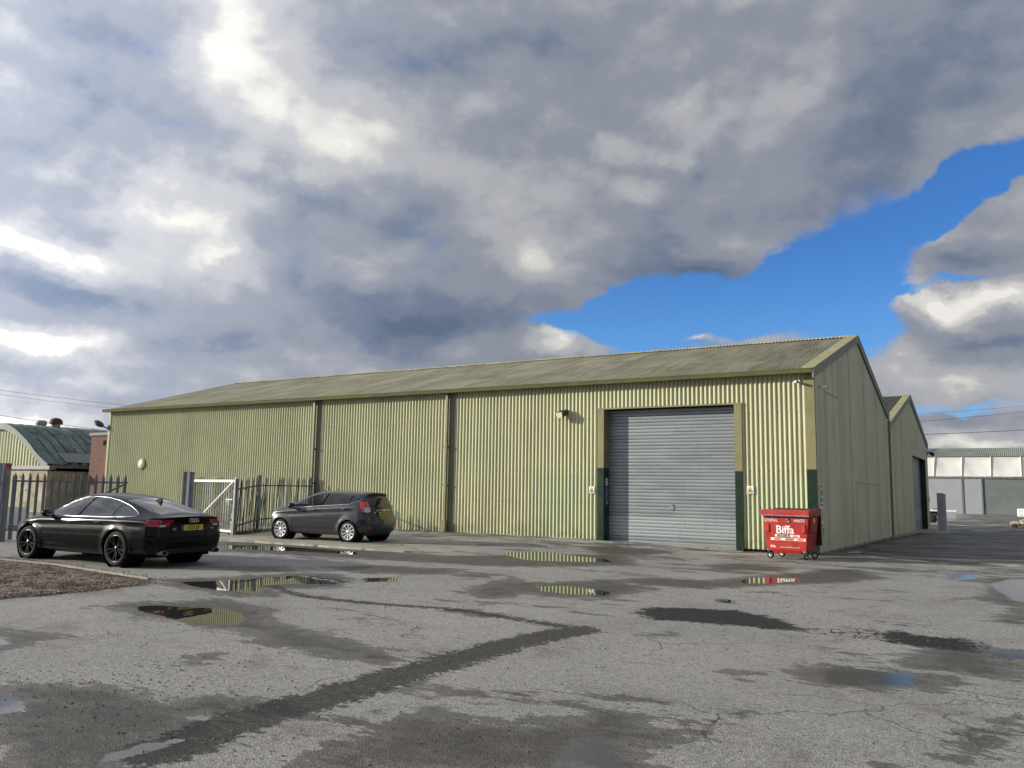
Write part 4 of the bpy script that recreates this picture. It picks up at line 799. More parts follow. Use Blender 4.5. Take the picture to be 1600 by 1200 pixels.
Pm[:, :, 0] = u[:, None]-nrm[:, None]*rib[None]*.7; Pm[:, :, 1] = yv[None]; Pm[:, :, 2] = zz[:, None]+rib[None]
grid_mesh('roof', Pm, M['hut'], hut)
hw = MB(); n_ = 2*61
V = []; Fc = []; xg = np.arange(-half+.1, half-.1, .03)
for x in xg: o_ = .03*math.sin(2*math.pi*x/.30); V += [(x, o_, 2.45), (x, o_, float(fz(hx0+abs(x)))-.02)]
for i in range(len(xg)-1): Fc.append((2*i, 2*i+2, 2*i+3, 2*i+1))
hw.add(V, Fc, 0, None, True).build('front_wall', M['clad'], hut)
tr = MB()
for i in range(60):
    a, b_ = (u[i], zz[i]), (u[i+1], zz[i+1]); tr.add([(a[0], -.2, a[1]+.07), (b_[0], -.2, b_[1]+.07), (b_[0], -.2, b_[1]-.28), (a[0], -.2, a[1]-.28), (a[0], .25, a[1]+.09), (b_[0], .25, b_[1]+.09)], [(0, 3, 2, 1), (0, 1, 5, 4)])
tr.build('edge_trim', M['huttrim'], hut)
lw_ = MB(); lw_.box(-half, half-.1, -.1, .12, -.8, 2.28); lw_.build('lower_wall', M['render'], hut)
MB().box(-half, half+.3, -.25, .12, 2.28, 2.47).build('ledge', M['galvdk'], hut)
MB().box(half-4.0, half-3.0, -.115, -.09, .2, 1.9).build('block_patch', M['block'], hut)
for ya, yb in ((.12, 3.2), (5.8, 7.2), (9.4, HL)): MB().box(half-.3, half-.1, ya, yb, -.8, 2.35).build('side_wall', M['render'], hut)
MB().box(half-.6, half-.45, .12, HL, -.8, 2.4).box(half-.5, half-.1, .12, HL, 2.2, 2.4).build('side_opening', M['dark'], hut)
MB().box(half-.1, half+.12, -.2, HL, 2.36, 2.48).build('gutter', M['galvdk'], hut)
rs = MB()
for i in range(4): pass
xa, xb = half-1.1, half-.1
rs.add([(xa, .9, float(fz(hx0+xa))+.16), (xb, .9, float(fz(hx0+xb))+.14), (xb, 3.3, float(fz(hx0+xb))+.14), (xa, 3.3, float(fz(hx0+xa))+.16)], [(0, 1, 2, 3)]); rs.build('roof_patch', M['gshut'], hut)
MB().lathe([(0, .31), (.22, .3), (.30, .25), (.32, .15), (.30, .05), (.26, 0), (.26, -.5)], 24).build('roof_ventilator', M['gpanel'], None, 'grey drum shaped ventilator on the ridge of the barrel hut', 'ventilator', loc=(-44.69, 1.61, 4.96))
t = empty('roof_ventilator', (-44.69, 2.5, 5.0), 0, 'dark domed ventilator with a pale collar on the ridge of the barrel hut', 'ventilator')
MB().lathe([(.25, -.5), (.25, .2), (.3, .25)], 24).build('collar', M['gpanel'], t)
MB().lathe([(.37, .10), (.38, .2), (.34, .34), (.24, .43), (.1, .48), (0, .49)], 24).build('dome', plain('rusty_dome', (.06, .03, .03), .7), t)
bk = empty('brick_block', (-36.5, .3, 0), 0, 'square red brick block with a flat dark top beside the long warehouse corner', 'brick block')
MB().box(-.85, .95, .0, 2.6, -.5, 4.12).build('wall', M['brick'], bk); MB().box(-.95, 1.0, -.08, 2.7, 4.12, 4.27).build('roof', M['lampbrn'], bk)
MB().box(.25, .48, -.02, .01, 3.6, 3.85).build('vent_hole', M['dark'], bk)
MB().box(0, .05, 0, 1.2, 0, .9).box(.05, 1.3, 0, .05, 0, .7).build('board', M['whitep'], None, 'white board lying against the ground behind the left palisade gate', 'board', loc=(-27.5, -9.6, -.02), rz=.9)

# ------------------------------------------------------------------ far right: membrane hall, green-eaved shed
def fr(x, z): return 5.216+(x-5.216)*1.27, 1.65+(z-1.65)*1.27
YF = 93.4; mh = empty('membrane_hall', (0, YF, -.52), 0, 'white fabric roofed hall with grey panels and a wide shutter, beyond the yard', 'hall')
bx = [-13.9, -10.7, -7.5, -4.3, -1.15, 2.05, 5.3, 8.5, 11.7, 14.9]; zE, zR = 4.60, 7.15
for a, b_ in zip(bx[:-1], bx[1:]):
    # each bay of fabric sags a little between its arches
    us = np.linspace(0, 1, 13); vs_ = np.linspace(0, 1, 17); Um, Vm = np.meshgrid(us, vs_, indexing='ij')
    yy_ = 3.2*Vm; zc_ = zE+.05 + (zR-zE)*(1-(1-Vm)**1.8) - .22*np.sin(np.pi*Um)*np.sin(np.pi*np.clip(Vm*1.1, 0, 1)) + .05*np.sin(9*Um+5*Vm)*(1-Vm)*np.sin(np.pi*Um)
    grid_mesh('roof_bay', np.stack([a+(b_-a)*Um, yy_, zc_], -1), M['pvc'], mh)
    MB().box(a+.05, b_-.05, -.03, .02, zE-.62+.7, zE+.06).build('valance', M['pvc'], mh)
    MB().tube([(b_, 3.2*v-.05, float(zE+.1+(zR-zE)*(1-(1-v)**1.8))) for v in np.linspace(0, 1, 9)], .075, 6).build('roof_rib', M['pvc'], mh)
MB().box(-14, 15, -.12, .1, zE-.18, zE+.02).build('eave_beam', M['galvdk'], mh)
MB().box(-14, 1.0, 0, .1, -.3, zE-.15).build('wall_panel', M['gpanel'], mh)
for x_ in (-1.25, .92): MB().box(x_, x_+.18, -.1, .02, -.3, zE-.15).build('column', M['galv'], mh)
s4 = MB(); shutter_mesh(s4, 1.15, 12.5, -.2, zE-.2, .05, .24); s4.build('shutter', M['gshut'], mh)
MB().box(-14, 15, 3.2, 20, -.3, zR-.02).build('rear_body', M['pvc'], mh)
gs = empty('green_shed', (0, 135, -.5), 0, 'long pale roofed shed with an olive eave rising behind the white hall', 'shed')
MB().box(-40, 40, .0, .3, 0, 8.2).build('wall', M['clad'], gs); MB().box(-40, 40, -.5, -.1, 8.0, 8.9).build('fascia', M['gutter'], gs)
r5 = MB(); n5 = 270; X5 = np.linspace(-40, 40, n5*4+1); off = .06*np.cos(2*math.pi*X5/(80/n5)); V = []
for y_, z_ in ((-.5, 8.85), (14., 11.0)): V += [(a, y_, z_+o_) for a, o_ in zip(X5, off)]
m5 = len(X5); r5.add(V, [(i, i+1, m5+i+1, m5+i) for i in range(m5-1)], 0, None, True); M['roofp'] = plain('pale_roof', (.34, .35, .30), .8, 0, .2, .2, .3); r5.build('roof', M['roofp'], gs)
for x_ in (-12.2, 8.5): MB().add([(x_, 1.5, 9.26), (x_+3.4, 1.5, 9.26), (x_+4.4, 13, 10.97), (x_+1., 13, 10.97)], [(0, 1, 2, 3)]).build('rooflight', M['slate'], gs)
# things standing in the far yard
dpn = empty('door_panel', (.62, 33.55, tz(1, 33)), -.15, 'tall thin grey panel standing on end just past the second gable', 'panel')
MB().box(-.05, .32, 0, .16, 0, 2.35).build('panel', plain('panel_face', (.42, .44, .46), .5), dpn); MB().box(.32, .44, .0, .14, 0, 2.3).build('edge', plain('edge_pale', (.5, .52, .58), .5), dpn)
fb = empty('flatbed_trailer', (-.55, 51, tz(1, 44)-.02), 0, 'white topped trailer with tools on it parked beyond the green building', 'trailer')
MB().box(-2.2, 1.15, 0, 1.6, .95, 1.05).build('deck', M['white'], fb); MB().box(-.2, 1.1, .0, .05, .45, .95).build('side_board', M['gpanel'], fb)
for x_ in (-1.6, -.6):
    MB().lathe([(0, -.08), (.18, -.09), (.30, -.09), (.32, 0), (.30, .09), (0, .08)], 18, 0, Matrix.Translation((x_, .15, .32)) @ Matrix.Rotation(math.pi/2, 4, 'X')).build('wheel', M['rubber'], fb)
MB().box(-2.1, .9, .3, 1.3, .55, .95).build('chassis', M['lampbrn'], fb)
MB().box(-.6, .0, .4, .8, 1.05, 1.2).box(-.2, .3, .5, .9, 1.05, 1.13).build('load', M['galv'], fb)
MB().box(0, .55, 0, .5, 0, .16).box(.03, .5, 0, .5, .18, .34).box(0, .52, 0, .5, .36, .52).build('brick_stack', M['brick'], None, 'small dark stack of red bricks under the white trailer', 'bricks', loc=(-.75, 49.5, tz(1, 43)))
for i, (x_, z_, s_, lb) in enumerate(((5.45, .74, 1.0, 'white plastic block, the upper of the stacked pair at the right edge'), (5.75, .02, .9, 'white plastic block, the lower of the stacked pair at the right edge'))):
    b_ = MB(); b_.box(-.6*s_, .6*s_, -.35, .35, 0, .62).box(-.3, .3, -.37, .37, .1, .5)
    b_.build('plastic_block', M['white'], None, lb, 'barrier', 'stacked white plastic blocks', loc=(x_, 45.6, tz(5, 46)+z_), bevel=.1)
rb = MB()
for i in range(26):
    a = rng.uniform(0, 6.28); r_ = rng.uniform(0, .8)**.9; T = Matrix.Translation((math.cos(a)*r_*1.3, math.sin(a)*r_*.6, .1+.28*(1-r_))) @ Matrix.Rotation(rng.uniform(0, 3), 4, Vector((rng.normal(), rng.normal(), rng.normal())).normalized())
    s_ = rng.uniform(.12, .28); rb.box(-s_, s_, -s_*.7, s_*.7, -s_*.5, s_*.5, 0, T)
rb.build('rubble_pile', M['block'], None, 'heap of broken rubble at the foot of the white plastic blocks', 'rubble', 'rubble', loc=(5.2, 44.8, tz(5, 44.8)), bevel=.03)

# ------------------------------------------------------------------ overhead wires
def wire(a, b_, sag, r_, label):
    a, b_ = Vector(a), Vector(b_); P = [a.lerp(b_, t)-Vector((0, 0, 4*sag*t*(1-t))) for t in np.linspace(0, 1, 24)]
    MB().tube(P, r_, 5).build('overhead_wire', M['blk'], None, label, 'wire', 'overhead wires')
wire((-57.51, -4.24, 7.48), (-57.95, 19.13, 5.65), 0.35, 0.016, 'dark wire sloping down to the right above the barrel hut')
wire((-83.82, 4.75, 11.52), (-84.47, 37.84, 10.72), 0.3, 0.016, 'thin upper wire crossing the sky left of the long warehouse')
wire((-84.83, 5.14, 11.24), (-85.5, 38.61, 10.27), 0.3, 0.013, 'thin wire just below the upper one left of the long warehouse')
wire((-8.2, 45.19, 6.32), (13.47, 87.99, 9.98), 0.25, 0.024, 'thick dark wire just above the green shed at the right')
wire((-12.33, 63.86, 8.36), (16.17, 118.71, 15.36), 0.3, 0.018, 'thin wire rising to the right above the thick one')
wire((-12.67, 65.77, 9.51), (16.45, 121.79, 16.27), 0.3, 0.012, 'topmost faint wire at the right above the green shed')

# weeds and moss at the fence foot
def tufts(name, pts, n, hmax, label, mt):
    V = []; Fc = []
    for _ in range(n):
        (x1, y1), (x2, y2) = pts[rng.integers(len(pts)-1):][:2] if len(pts) > 2 else pts; t = rng.uniform(); x = x1+(x2-x1)*t+rng.normal(0, .14); y = y1+(y2-y1)*t+rng.normal(0, .12)
        z = padz(x, y) if -24 < x < -6.5 and y > -9.1 else tz(x, y); hh = rng.uniform(.3, 1)*hmax; a = rng.uniform(0, 6.28); l = rng.normal(0, .5, 2)*hh; w_ = rng.uniform(.006, .014); i = len(V)
        V += [(x-math.cos(a)*w_, y-math.sin(a)*w_, z-.01), (x+math.cos(a)*w_, y+math.sin(a)*w_, z-.01), (x+l[0], y+l[1], z+hh)]; Fc.append((i, i+1, i+2))
    MB().add(V, Fc).build(name, mt, kind='stuff', label=label, cat='weeds')
M['weed'] = plain('weed_green', (.07, .09, .025), .8, 0, .4, 3)
tufts('weeds', [(-16.7, -7.4), (-17.7, -5.5), (-20.3, -.5)], 2600, .13, 'low weeds and moss along the foot of the bent palisade', M['weed'])
tufts('weeds', [(-20, -9.6), (-24, -11), (-30, -12.)], 1800, .2, 'rough weeds on the ground behind the left palisade gate', M['weed'])
tufts('weeds', [(.12, .3), (.16, 16), (.2, 26)], 900, .06, 'sparse weeds and moss along the foot of the green gable', M['weed'])
tufts('weeds', [(-24, -.4), (-10, -.3)], 900, .07, 'thin weeds in the crack at the foot of the cream wall', M['weed'])

# brick unit and shed added unseen behind the camera, darkening the car reflections
nb = empty('added_brick_unit', (-58, -52, 0), .55, 'unseen low brick unit, added behind the viewpoint to darken the car reflections', 'building')
MB().box(-24, 24, -6, 6, -.2, 6.2).build('wall', M['brick'], nb); MB().add([(-24.3, -6.3, 6.2), (24.3, -6.3, 6.2), (24.3, 6.3, 6.2), (-24.3, 6.3, 6.2), (-24.3, 0, 8.0), (24.3, 0, 8.0)], [(0, 1, 5, 4), (2, 3, 4, 5), (0, 4, 3), (1, 2, 5)]).build('roof', M['roofdark'], nb)
ns = empty('added_shed', (6, -68, 0), 0, 'unseen long dark green shed, added behind the viewpoint for the cars to reflect', 'shed')
MB().box(-24, 30, -8, 8, -.2, 6.5).build('wall', M['dkgreen'], ns); MB().add([(-24.3, -8.3, 6.5), (30.3, -8.3, 6.5), (30.3, 8.3, 6.5), (-24.3, 8.3, 6.5), (-24.3, 0, 8.6), (30.3, 0, 8.6)], [(0, 1, 5, 4), (2, 3, 4, 5), (0, 4, 3), (1, 2, 5)]).build('roof', M['roofdark'], ns)

# ------------------------------------------------------------------ cars: one smooth skin per car, split into body, glass, lights and trim
def paint(name, base, metal, rough, flake=.1, dust=.12):
    def fn(n, b):
        oc = n.n('ShaderNodeTexCoord').outputs['Object']; sx, sy_, sz = n.n('ShaderNodeSeparateXYZ', i0=oc).outputs
        d = n.m('MULTIPLY', n.ss(sz, .65, .15), n.ss(n.noise(oc, 4, 5, .65), .3, .7)); c = n.mix(n.m('MULTIPLY', d, dust*2.5), base, (.11, .10, .085))
        c = n.mix(n.m('MULTIPLY', n.ss(n.noise(oc, 9, 4, .7), .5, .8), dust), c, (.12, .11, .10))
        n.put(b, 'Base Color', c); b.inputs['Metallic'].default_value = metal; n.put(b, 'Roughness', n.m('MULTIPLY_ADD', n.noise(oc, 6, 4, .6), .12, rough-.04))
        b.inputs['Specular IOR Level'].default_value = .05 if metal < .1 else .3; b.inputs['Coat Weight'].default_value = .38 if metal < .1 else .9; n.put(b, 'Coat Roughness', n.m('MULTIPLY_ADD', d, .06, .03))
    return mat(name, fn)
M['black_paint'] = paint('black_car_paint', (.003, .003, .0035), .0, .30, dust=.006)
M['grey_paint'] = paint('grey_car_paint', (.040, .042, .045), .7, .32, dust=.03)
def glassm(name, col, alpha, rough=.02):
    m = bpy.data.materials.new(name); m.use_nodes = True; n = N(m.node_tree)
    tr = n.n('ShaderNodeBsdfTransparent', i0=(*col, 1)); pb = n.n('ShaderNodeBsdfPrincipled'); pb.inputs['Base Color'].default_value = (.004, .004, .005, 1); pb.inputs['Roughness'].default_value = rough; pb.inputs['Coat Weight'].default_value = .6; pb.inputs['Coat Roughness'].default_value = .02
    mx = n.n('ShaderNodeMixShader', i0=alpha, i1=tr.outputs[0], i2=pb.outputs[0]); n.t.links.new(mx.outputs[0], n.n('ShaderNodeOutputMaterial').inputs[0]); return m
M['tint'] = glassm('tinted_glass', (.1, .1, .1), .985); M['cglass'] = glassm('clear_glass', (.66, .74, .70), .30); M['rglass'] = glassm('dark_rear_glass', (.3, .32, .31), .85)
M['tail'] = plain('tail_lens', (.30, .006, .010), .12, var=.25, sc=14, coat=1.); M['tail2'] = plain('tail_lens_bright', (.55, .02, .02), .15, var=.2, sc=12, coat=1.); M['clear'] = plain('clear_lens', (.55, .56, .60), .15, var=.3, sc=20, coat=1.)
M['gapm'] = plain('panel_gap', (.004, .004, .004), .9, spec=.05); M['seat'] = plain('seat_cloth', (.03, .03, .033), .9)
def car_skin(root, sp, cls, mats_):
    AR, AF = sp['AR'], sp['AF']
    S = np.concatenate([np.arange(AR, AR+.3, .0125), np.arange(AR+.3, AF-.3, .02), np.arange(AF-.3, AF+.001, .0125)]); m = len(S)
    g = {k: spl(*zip(*sp[k]))(S) for k in ('w', 'zb', 'zsh', 'zc', 'wr', 'zrr')}
    r1, r2 = sp['rr'], sp['rf']
    def rnd(d, r_): d = np.clip(d, 0, r_); return r_-np.sqrt(np.maximum(r_*r_-(r_-d)**2, 0))
    shrink = rnd(S-AR, r1)*sp.get('kr', .6)+rnd(AF-S, r2)*sp.get('kf', .8)
    w_ = g['w']-shrink; fac = w_/g['w']
    zs, zb, zc, wr, zrr = g['zsh'], g['zb'], g['zc'], g['wr']*(.35+.65*fac), g['zrr']
    zm = sp['zm']; b9 = w_*sp.get('belt', .92)
    gl = np.clip((zrr-zs)/.3, 0, 1)
    C = [(0*w_, zb), (w_*.80, zb), (w_*.95, zb+.05), (w_*.982, zb+.16), (w_*.992, np.minimum(zm-.12, zs-.18)), (w_, np.minimum(zm, zs-.10)), (w_*.985, zs-.07), (w_*.958, zs-.022), (b9, zs),
         (b9+(wr-b9)*.5+.022*gl, zs+(zrr-zs)*.52), (wr, zrr), (wr*.86, zrr+(zc-zrr)*.45), (wr*.55, zrr+(zc-zrr)*.80), (wr*.25, zrr+(zc-zrr)*.96), (0*w_, zc)]
    sub = [8, 3, 4, 6, 6, 5, 3, 3, 8, 8, 4, 6, 6, 5]; pts = []; idx = [0]
    for (a, b_), k in zip(zip(C[:-1], C[1:]), sub):
        for t in np.arange(k)/k: pts.append((a[0]+(b_[0]-a[0])*t, a[1]+(b_[1]-a[1])*t))
        idx.append(idx[-1]+k)
    pts.append(C[-1]); P = np.stack([np.stack(q, -1) for q in pts], 1)   # (m, T, 2)
    for _ in range(5): P[:, 1:-1] = .5*P[:, 1:-1]+.25*(P[:, :-2]+P[:, 2:])
    T = P.shape[1]
    # crease along the shoulder and a hollow door panel
    yy_, zz_ = P[:, :, 0], P[:, :, 1]
    if 'crease' in sp:
        zcr = spl(*zip(*sp['crease']))(S)[:, None]; side = sst(.75, .95, yy_/np.maximum(w_[:, None], .01)); mid_ = sst(AR+.1, AR+.6, S)[:, None]*sst(AF-.3, AF-.9, S)[:, None]
        P[:, :, 0] += side*mid_*(.012*np.exp(-((zz_-zcr-.012)/.018)**2)-.016*np.exp(-((zz_-zcr+.06)/.045)**2))
    if 'sill' in sp: P[:, :, 0] -= sst(.75, .95, yy_/np.maximum(w_[:, None], .01))*.016*np.exp(-((zz_-sp['sill'])/.06)**2)*(sst(.35, .6, S)*sst(sp['wb']-.35, sp['wb']-.6, S))[:, None]
    # swollen arches
    for wa in (0, sp['wb']):
        rad = np.hypot(S[:, None]-wa, zz_-sp['R']); side = sst(.7, .95, yy_/np.maximum(w_[:, None], .01)); P[:, :, 0] += side*.022*np.exp(-((rad-sp['RA']-.02)/.07)**2)
    xr, xf = spl(*zip(*sp['xr'])), spl(*zip(*sp['xf']))
    def warp(S_, Y, Z):
        kr = 1-sst(AR, AR+sp['blr'], S_); kf = sst(AF-sp['blf'], AF, S_)
        bow = (Y/.9)**2
        return S_+kr*(xr(Z)-AR+sp['bowr']*bow)+kf*(xf(Z)-AF-sp['bowf']*bow)
    Sg = np.repeat(S[:, None], T, 1); A = warp(Sg, P[:, :, 0], P[:, :, 1])
    full = lambda A_, Y, Z: np.concatenate([np.stack([A_, Y, Z], -1), np.stack([A_, -Y, Z], -1)[:, ::-1][:, 1:]], 1)
    G3 = full(A, P[:, :, 0], P[:, :, 1]); Tf = G3.shape[1]
    tidx = np.concatenate([np.arange(T), np.arange(T)[::-1][1:]])
    chunks = {}
    def put(key, V, q):
        chunks.setdefault(key, []).append((V, q))
    V = G3.reshape(-1, 3); I = np.arange(m*Tf).reshape(m, Tf); q = np.stack([I[:-1, :-1], I[:-1, 1:], I[1:, 1:], I[1:, :-1]], -1).reshape(-1, 4)
    cen = V[q].mean(1); tq = np.repeat(((tidx[:-1]+tidx[1:])/2)[None], m-1, 0).reshape(-1); sq = np.repeat(((S[:-1]+S[1:])/2)[:, None], Tf-1, 1).reshape(-1)
    lab = cls(cen, tq, sq, idx, 'side')
    keep = np.ones(len(q), bool)
    for wa in (0, sp['wb']): keep &= ~((np.hypot(cen[:, 0]-wa, cen[:, 2]-sp['R']) < sp['RA']) & (np.abs(cen[:, 1]) > .55) & (cen[:, 2] < .85))
    out = {}
    for L in np.unique(lab[keep]): out.setdefault(int(L), []).append((V, q[(lab == L) & keep]))
    for end, si, wa in (('rear', 0, AR), ('front', m-1, AF)):
        U = np.linspace(0, 1, 60)[::-1]; Y = P[si, :, 0][:, None]*U[None]; Z = np.repeat(P[si, :, 1][:, None], 60, 1)
        Acap = warp(np.full(Y.shape, wa), Y, Z)
        for sgn in (1, -1):
            Vc = np.stack([Acap, sgn*Y, Z], -1).reshape(-1, 3); Ic = np.arange(T*60).reshape(T, 60); qc = np.stack([Ic[:-1, :-1], Ic[1:, :-1], Ic[1:, 1:], Ic[:-1, 1:]], -1).reshape(-1, 4)
            if (sgn < 0) != (end == 'front'): qc = qc[:, ::-1]
            cc_ = Vc[qc].mean(1); lb = cls(cc_, np.full(len(qc), -1), np.full(len(qc), wa), idx, end)
            for L in np.unique(lb): out.setdefault(int(L), []).append((Vc, qc[lb == L]))
    gaps = out.pop(7, []); jobs = []
    for L, ch in out.items():
        if L in sp['split']:
            for sg in (1, -1):
                c2 = [(V_, q_[V_[q_].mean(1)[:, 1]*sg > 0]) for V_, q_ in ch]; jobs.append((L, [c for c in c2 if len(c[1])]))
        else: jobs.append((L, ch))
    for L, ch in jobs:
        nm, mt = mats_[L]; n0 = 0; Vs = []; qs = []; ng = 0
        if L == 0: ch = ch+gaps; ng = sum(len(c[1]) for c in gaps)
        for V_, q_ in ch: Vs.append(V_); qs.append(q_+n0); n0 += len(V_)
        V_, q_ = np.concatenate(Vs), np.concatenate(qs)
        # weld coincident points so shading runs round the corners
        key = np.round(V_/.0004).astype(np.int64); _, inv, first = None, None, None
        uq, first, inv = np.unique(key, axis=0, return_index=True, return_inverse=True); q2 = inv.reshape(-1)[q_]; V2 = V_[first]
        bad = (q2[:, 0] == q2[:, 1]) | (q2[:, 1] == q2[:, 2]) | (q2[:, 2] == q2[:, 3]) | (q2[:, 3] == q2[:, 0]); q2 = q2[~bad]
        ob = arr_mesh(nm, V2, q2, M[mt], root, True)
        if ng:
            ob.data.materials.append(M['gapm']); mi_ = np.zeros(len(bad), int); mi_[-ng:] = 1; mi_ = mi_[~bad]
            if len(ob.data.polygons) == len(mi_): ob.data.polygons.foreach_set('material_index', mi_)
    def surf(a, side=1):
        pass
    return S, P, A, G3, idx
def near_on(G3, a, z, sgn=1):
    # point of the skin's side at length a and height z
    Pn = G3.reshape(-1, 3); k = np.argmin((Pn[:, 0]-a)**2+(Pn[:, 2]-z)**2+np.where(Pn[:, 1]*sgn > .25, 0, 9)-np.abs(Pn[:, 1])*.002); return Vector(Pn[k])
def trimline(root, G3, pts, r_, m_, name='trim', both=True, off=.004):
    for sgn in ((1, -1) if both else (1,)):
        P = []
        for (a, z), (a2, z2) in zip(pts[:-1], pts[1:]):
            k = max(1, int(math.hypot(a2-a, z2-z)/.05))
            P += [(a+(a2-a)*t/k, z+(z2-z)*t/k) for t in range(k)]
        P.append(pts[-1]); Q = [near_on(G3, a, z, sgn) for a, z in P]
        Q = [Vector((a, q.y+sgn*off, z)) for (a, z), q in zip(P, Q)]
        ys_ = [q.y for q in Q]
        for _ in range(2): ys_ = [ys_[0]]+[(ys_[i-1]+ys_[i]*2+ys_[i+1])/4 for i in range(1, len(ys_)-1)]+[ys_[-1]]
        for q, y in zip(Q, ys_): q.y = y
        MB().tube(Q, r_, 6).build(name, M[m_], root)
def wheel(root, a, side, y, R_, wd, rimR, nsp, m_, style):
    T = Matrix.Translation((a, side*y, R_)) @ Matrix.Rotation(-side*math.pi/2, 4, 'X')   # local z points outward
    wl = MB().lathe([(rimR-.02, -wd/2), (rimR+.02, -wd/2), (R_-.03, -wd/2+.005), (R_-.008, -wd/2+.03), (R_, -wd/2+.06), (R_, wd/2-.06), (R_-.008, wd/2-.03), (R_-.03, wd/2-.003), (rimR+.018, wd/2), (rimR+.004, wd/2-.012)], 48, 0, T).build('tyre', M['rubber'])
    grp = MB().lathe([(rimR+.008, wd/2-.012), (rimR-.004, wd/2-.004), (rimR-.014, wd/2-.012), (rimR-.022, wd/2-.05), (rimR-.03, -wd/2+.02)], 48, 0, T)
    for k in range(nsp):
        th = 2*math.pi*k/nsp+.3; Tk = T @ Matrix.Rotation(th, 4, 'Z')
        if style == 'double':
            for o_ in (-1, 1): grp.add([(.05, o_*.012-.01, wd/2-.035), (.05, o_*.012+.012, wd/2-.035), (rimR-.01, o_*.048+.013, wd/2-.014), (rimR-.01, o_*.048-.013, wd/2-.014), (.05, o_*.012-.01, wd/2-.07), (.05, o_*.012+.012, wd/2-.07), (rimR-.01, o_*.048+.013, wd/2-.06), (rimR-.01, o_*.048-.013, wd/2-.06)], [(0, 1, 2, 3), (0, 3, 7, 4), (1, 5, 6, 2)], 0, Tk)
        else: grp.add([(.04, -.012, wd/2-.03), (.04, .012, wd/2-.03), (rimR-.008, .026, wd/2-.010), (rimR-.008, -.026, wd/2-.010), (.04, -.02, wd/2-.06), (.04, .02, wd/2-.06), (rimR-.008, .03, wd/2-.045), (rimR-.008, -.03, wd/2-.045)], [(0, 1, 2, 3), (0, 3, 7, 4), (1, 5, 6, 2)], 0, Tk)
    grp.lathe([(0, wd/2-.018), (.05, wd/2-.022), (.062, wd/2-.04), (.065, wd/2-.08)], 24, 0, T)
    rim = grp.build('rim', M[m_])
    MB().lathe([(0, -wd/2+.06), (.16, -wd/2+.06), (.165, -wd/2+.09), (0, -wd/2+.09)], 32, 0, T).build('brake_disc', M['galvdk'], rim)
    MB().lathe([(0, -wd/2+.03), (rimR, -wd/2+.03)], 32, 0, T).build('wheel_back', M['dark'], rim)
    tyre = wl; wh_ = bpy.data.objects.new('wheel', None); COL.objects.link(wh_); wh_.parent = root; tyre.parent = wh_
    # keep three levels: the disc belongs to the rim mesh's wheel
    for c_ in list(rim.children): c_.parent = wh_
    rim.parent = wh_
def arches(root, sp):
    for wa in (0, sp['wb']):
        for s_ in (1, -1):
            T = Matrix.Translation((wa, s_*.50, sp['R'])) @ Matrix.Rotation(-s_*math.pi/2, 4, 'X')
            b_ = MB().lathe([(0, 0), (sp['RA']+.01, 0), (sp['RA']+.01, sp['wmaxi']-.50-.035)], 48, 0, T); b_.build('wheel_arch', M['dark'], root)
def plate(root, a, z, tilt, text, rear=True):
    T = Matrix.Translation((a, 0, z)) @ Matrix.Rotation(-math.pi/2, 4, 'Z') @ Matrix.Rotation(math.pi/2-tilt, 4, 'X')    # text plane faces -a
    p = MB().box(-.26, .26, -.0555, .0555, -.006, .004, 0, T).build('number_plate', M['plateY'], root, bevel=0)
    MB().box(-.26, -.215, -.0555, .0555, .004, .006, 0, T).build('plate_band', M['blue'], p)
    V, Fc = text_mb(text, .100, .0008, .001, .82); MB().add([(x+.02, y, z_+.007) for x, y, z_ in V], Fc, 0, T).build('plate_lettering', M['blk'], p)
    return T
def mirror(root, a, y, z, m_):
    for s_ in (1, -1):
        T = Matrix.Translation((a, s_*y, z)) @ Matrix.Rotation(s_*.25, 4, 'Z') @ Matrix.Diagonal((.10, .13, .085, 1))
        o_ = MB().lathe([(0, -1), (.5, -.9), (.85, -.6), (1, -.1), (.98, .3), (.8, .75), (.45, .95), (0, 1)], 18, 0, T @ Matrix.Rotation(math.pi/2, 4, 'X')).build('mirror', M[m_], root)
        MB().bar((a+.03, s_*(y-.17), z-.06), (a+.01, s_*(y-.06), z-.03), .05, .04).build('mirror_arm', M['blackpl'], o_)
        MB().lathe([(0, .0), (.085, 0)], 16, 0, Matrix.Translation((a-.098, s_*y, z)) @ Matrix.Rotation(-math.pi/2, 4, 'Y') @ Matrix.Diagonal((.7, 1, 1, 1))).build('mirror_glass', M['chrome'], o_)
def handles(root, G3, pts, m_, l=.20):
    for a, z in pts:
        for s_ in (1, -1):
            p = near_on(G3, a, z, s_); MB().tube([(a-l/2, p.y+s_*.004, z-.004), (a-l/2+.03, p.y+s_*.028, z), (a+l/2-.03, p.y+s_*.028, z+.004), (a+l/2, p.y+s_*.004, z+.004)], .014, 8).build('door_handle', M[m_], root)

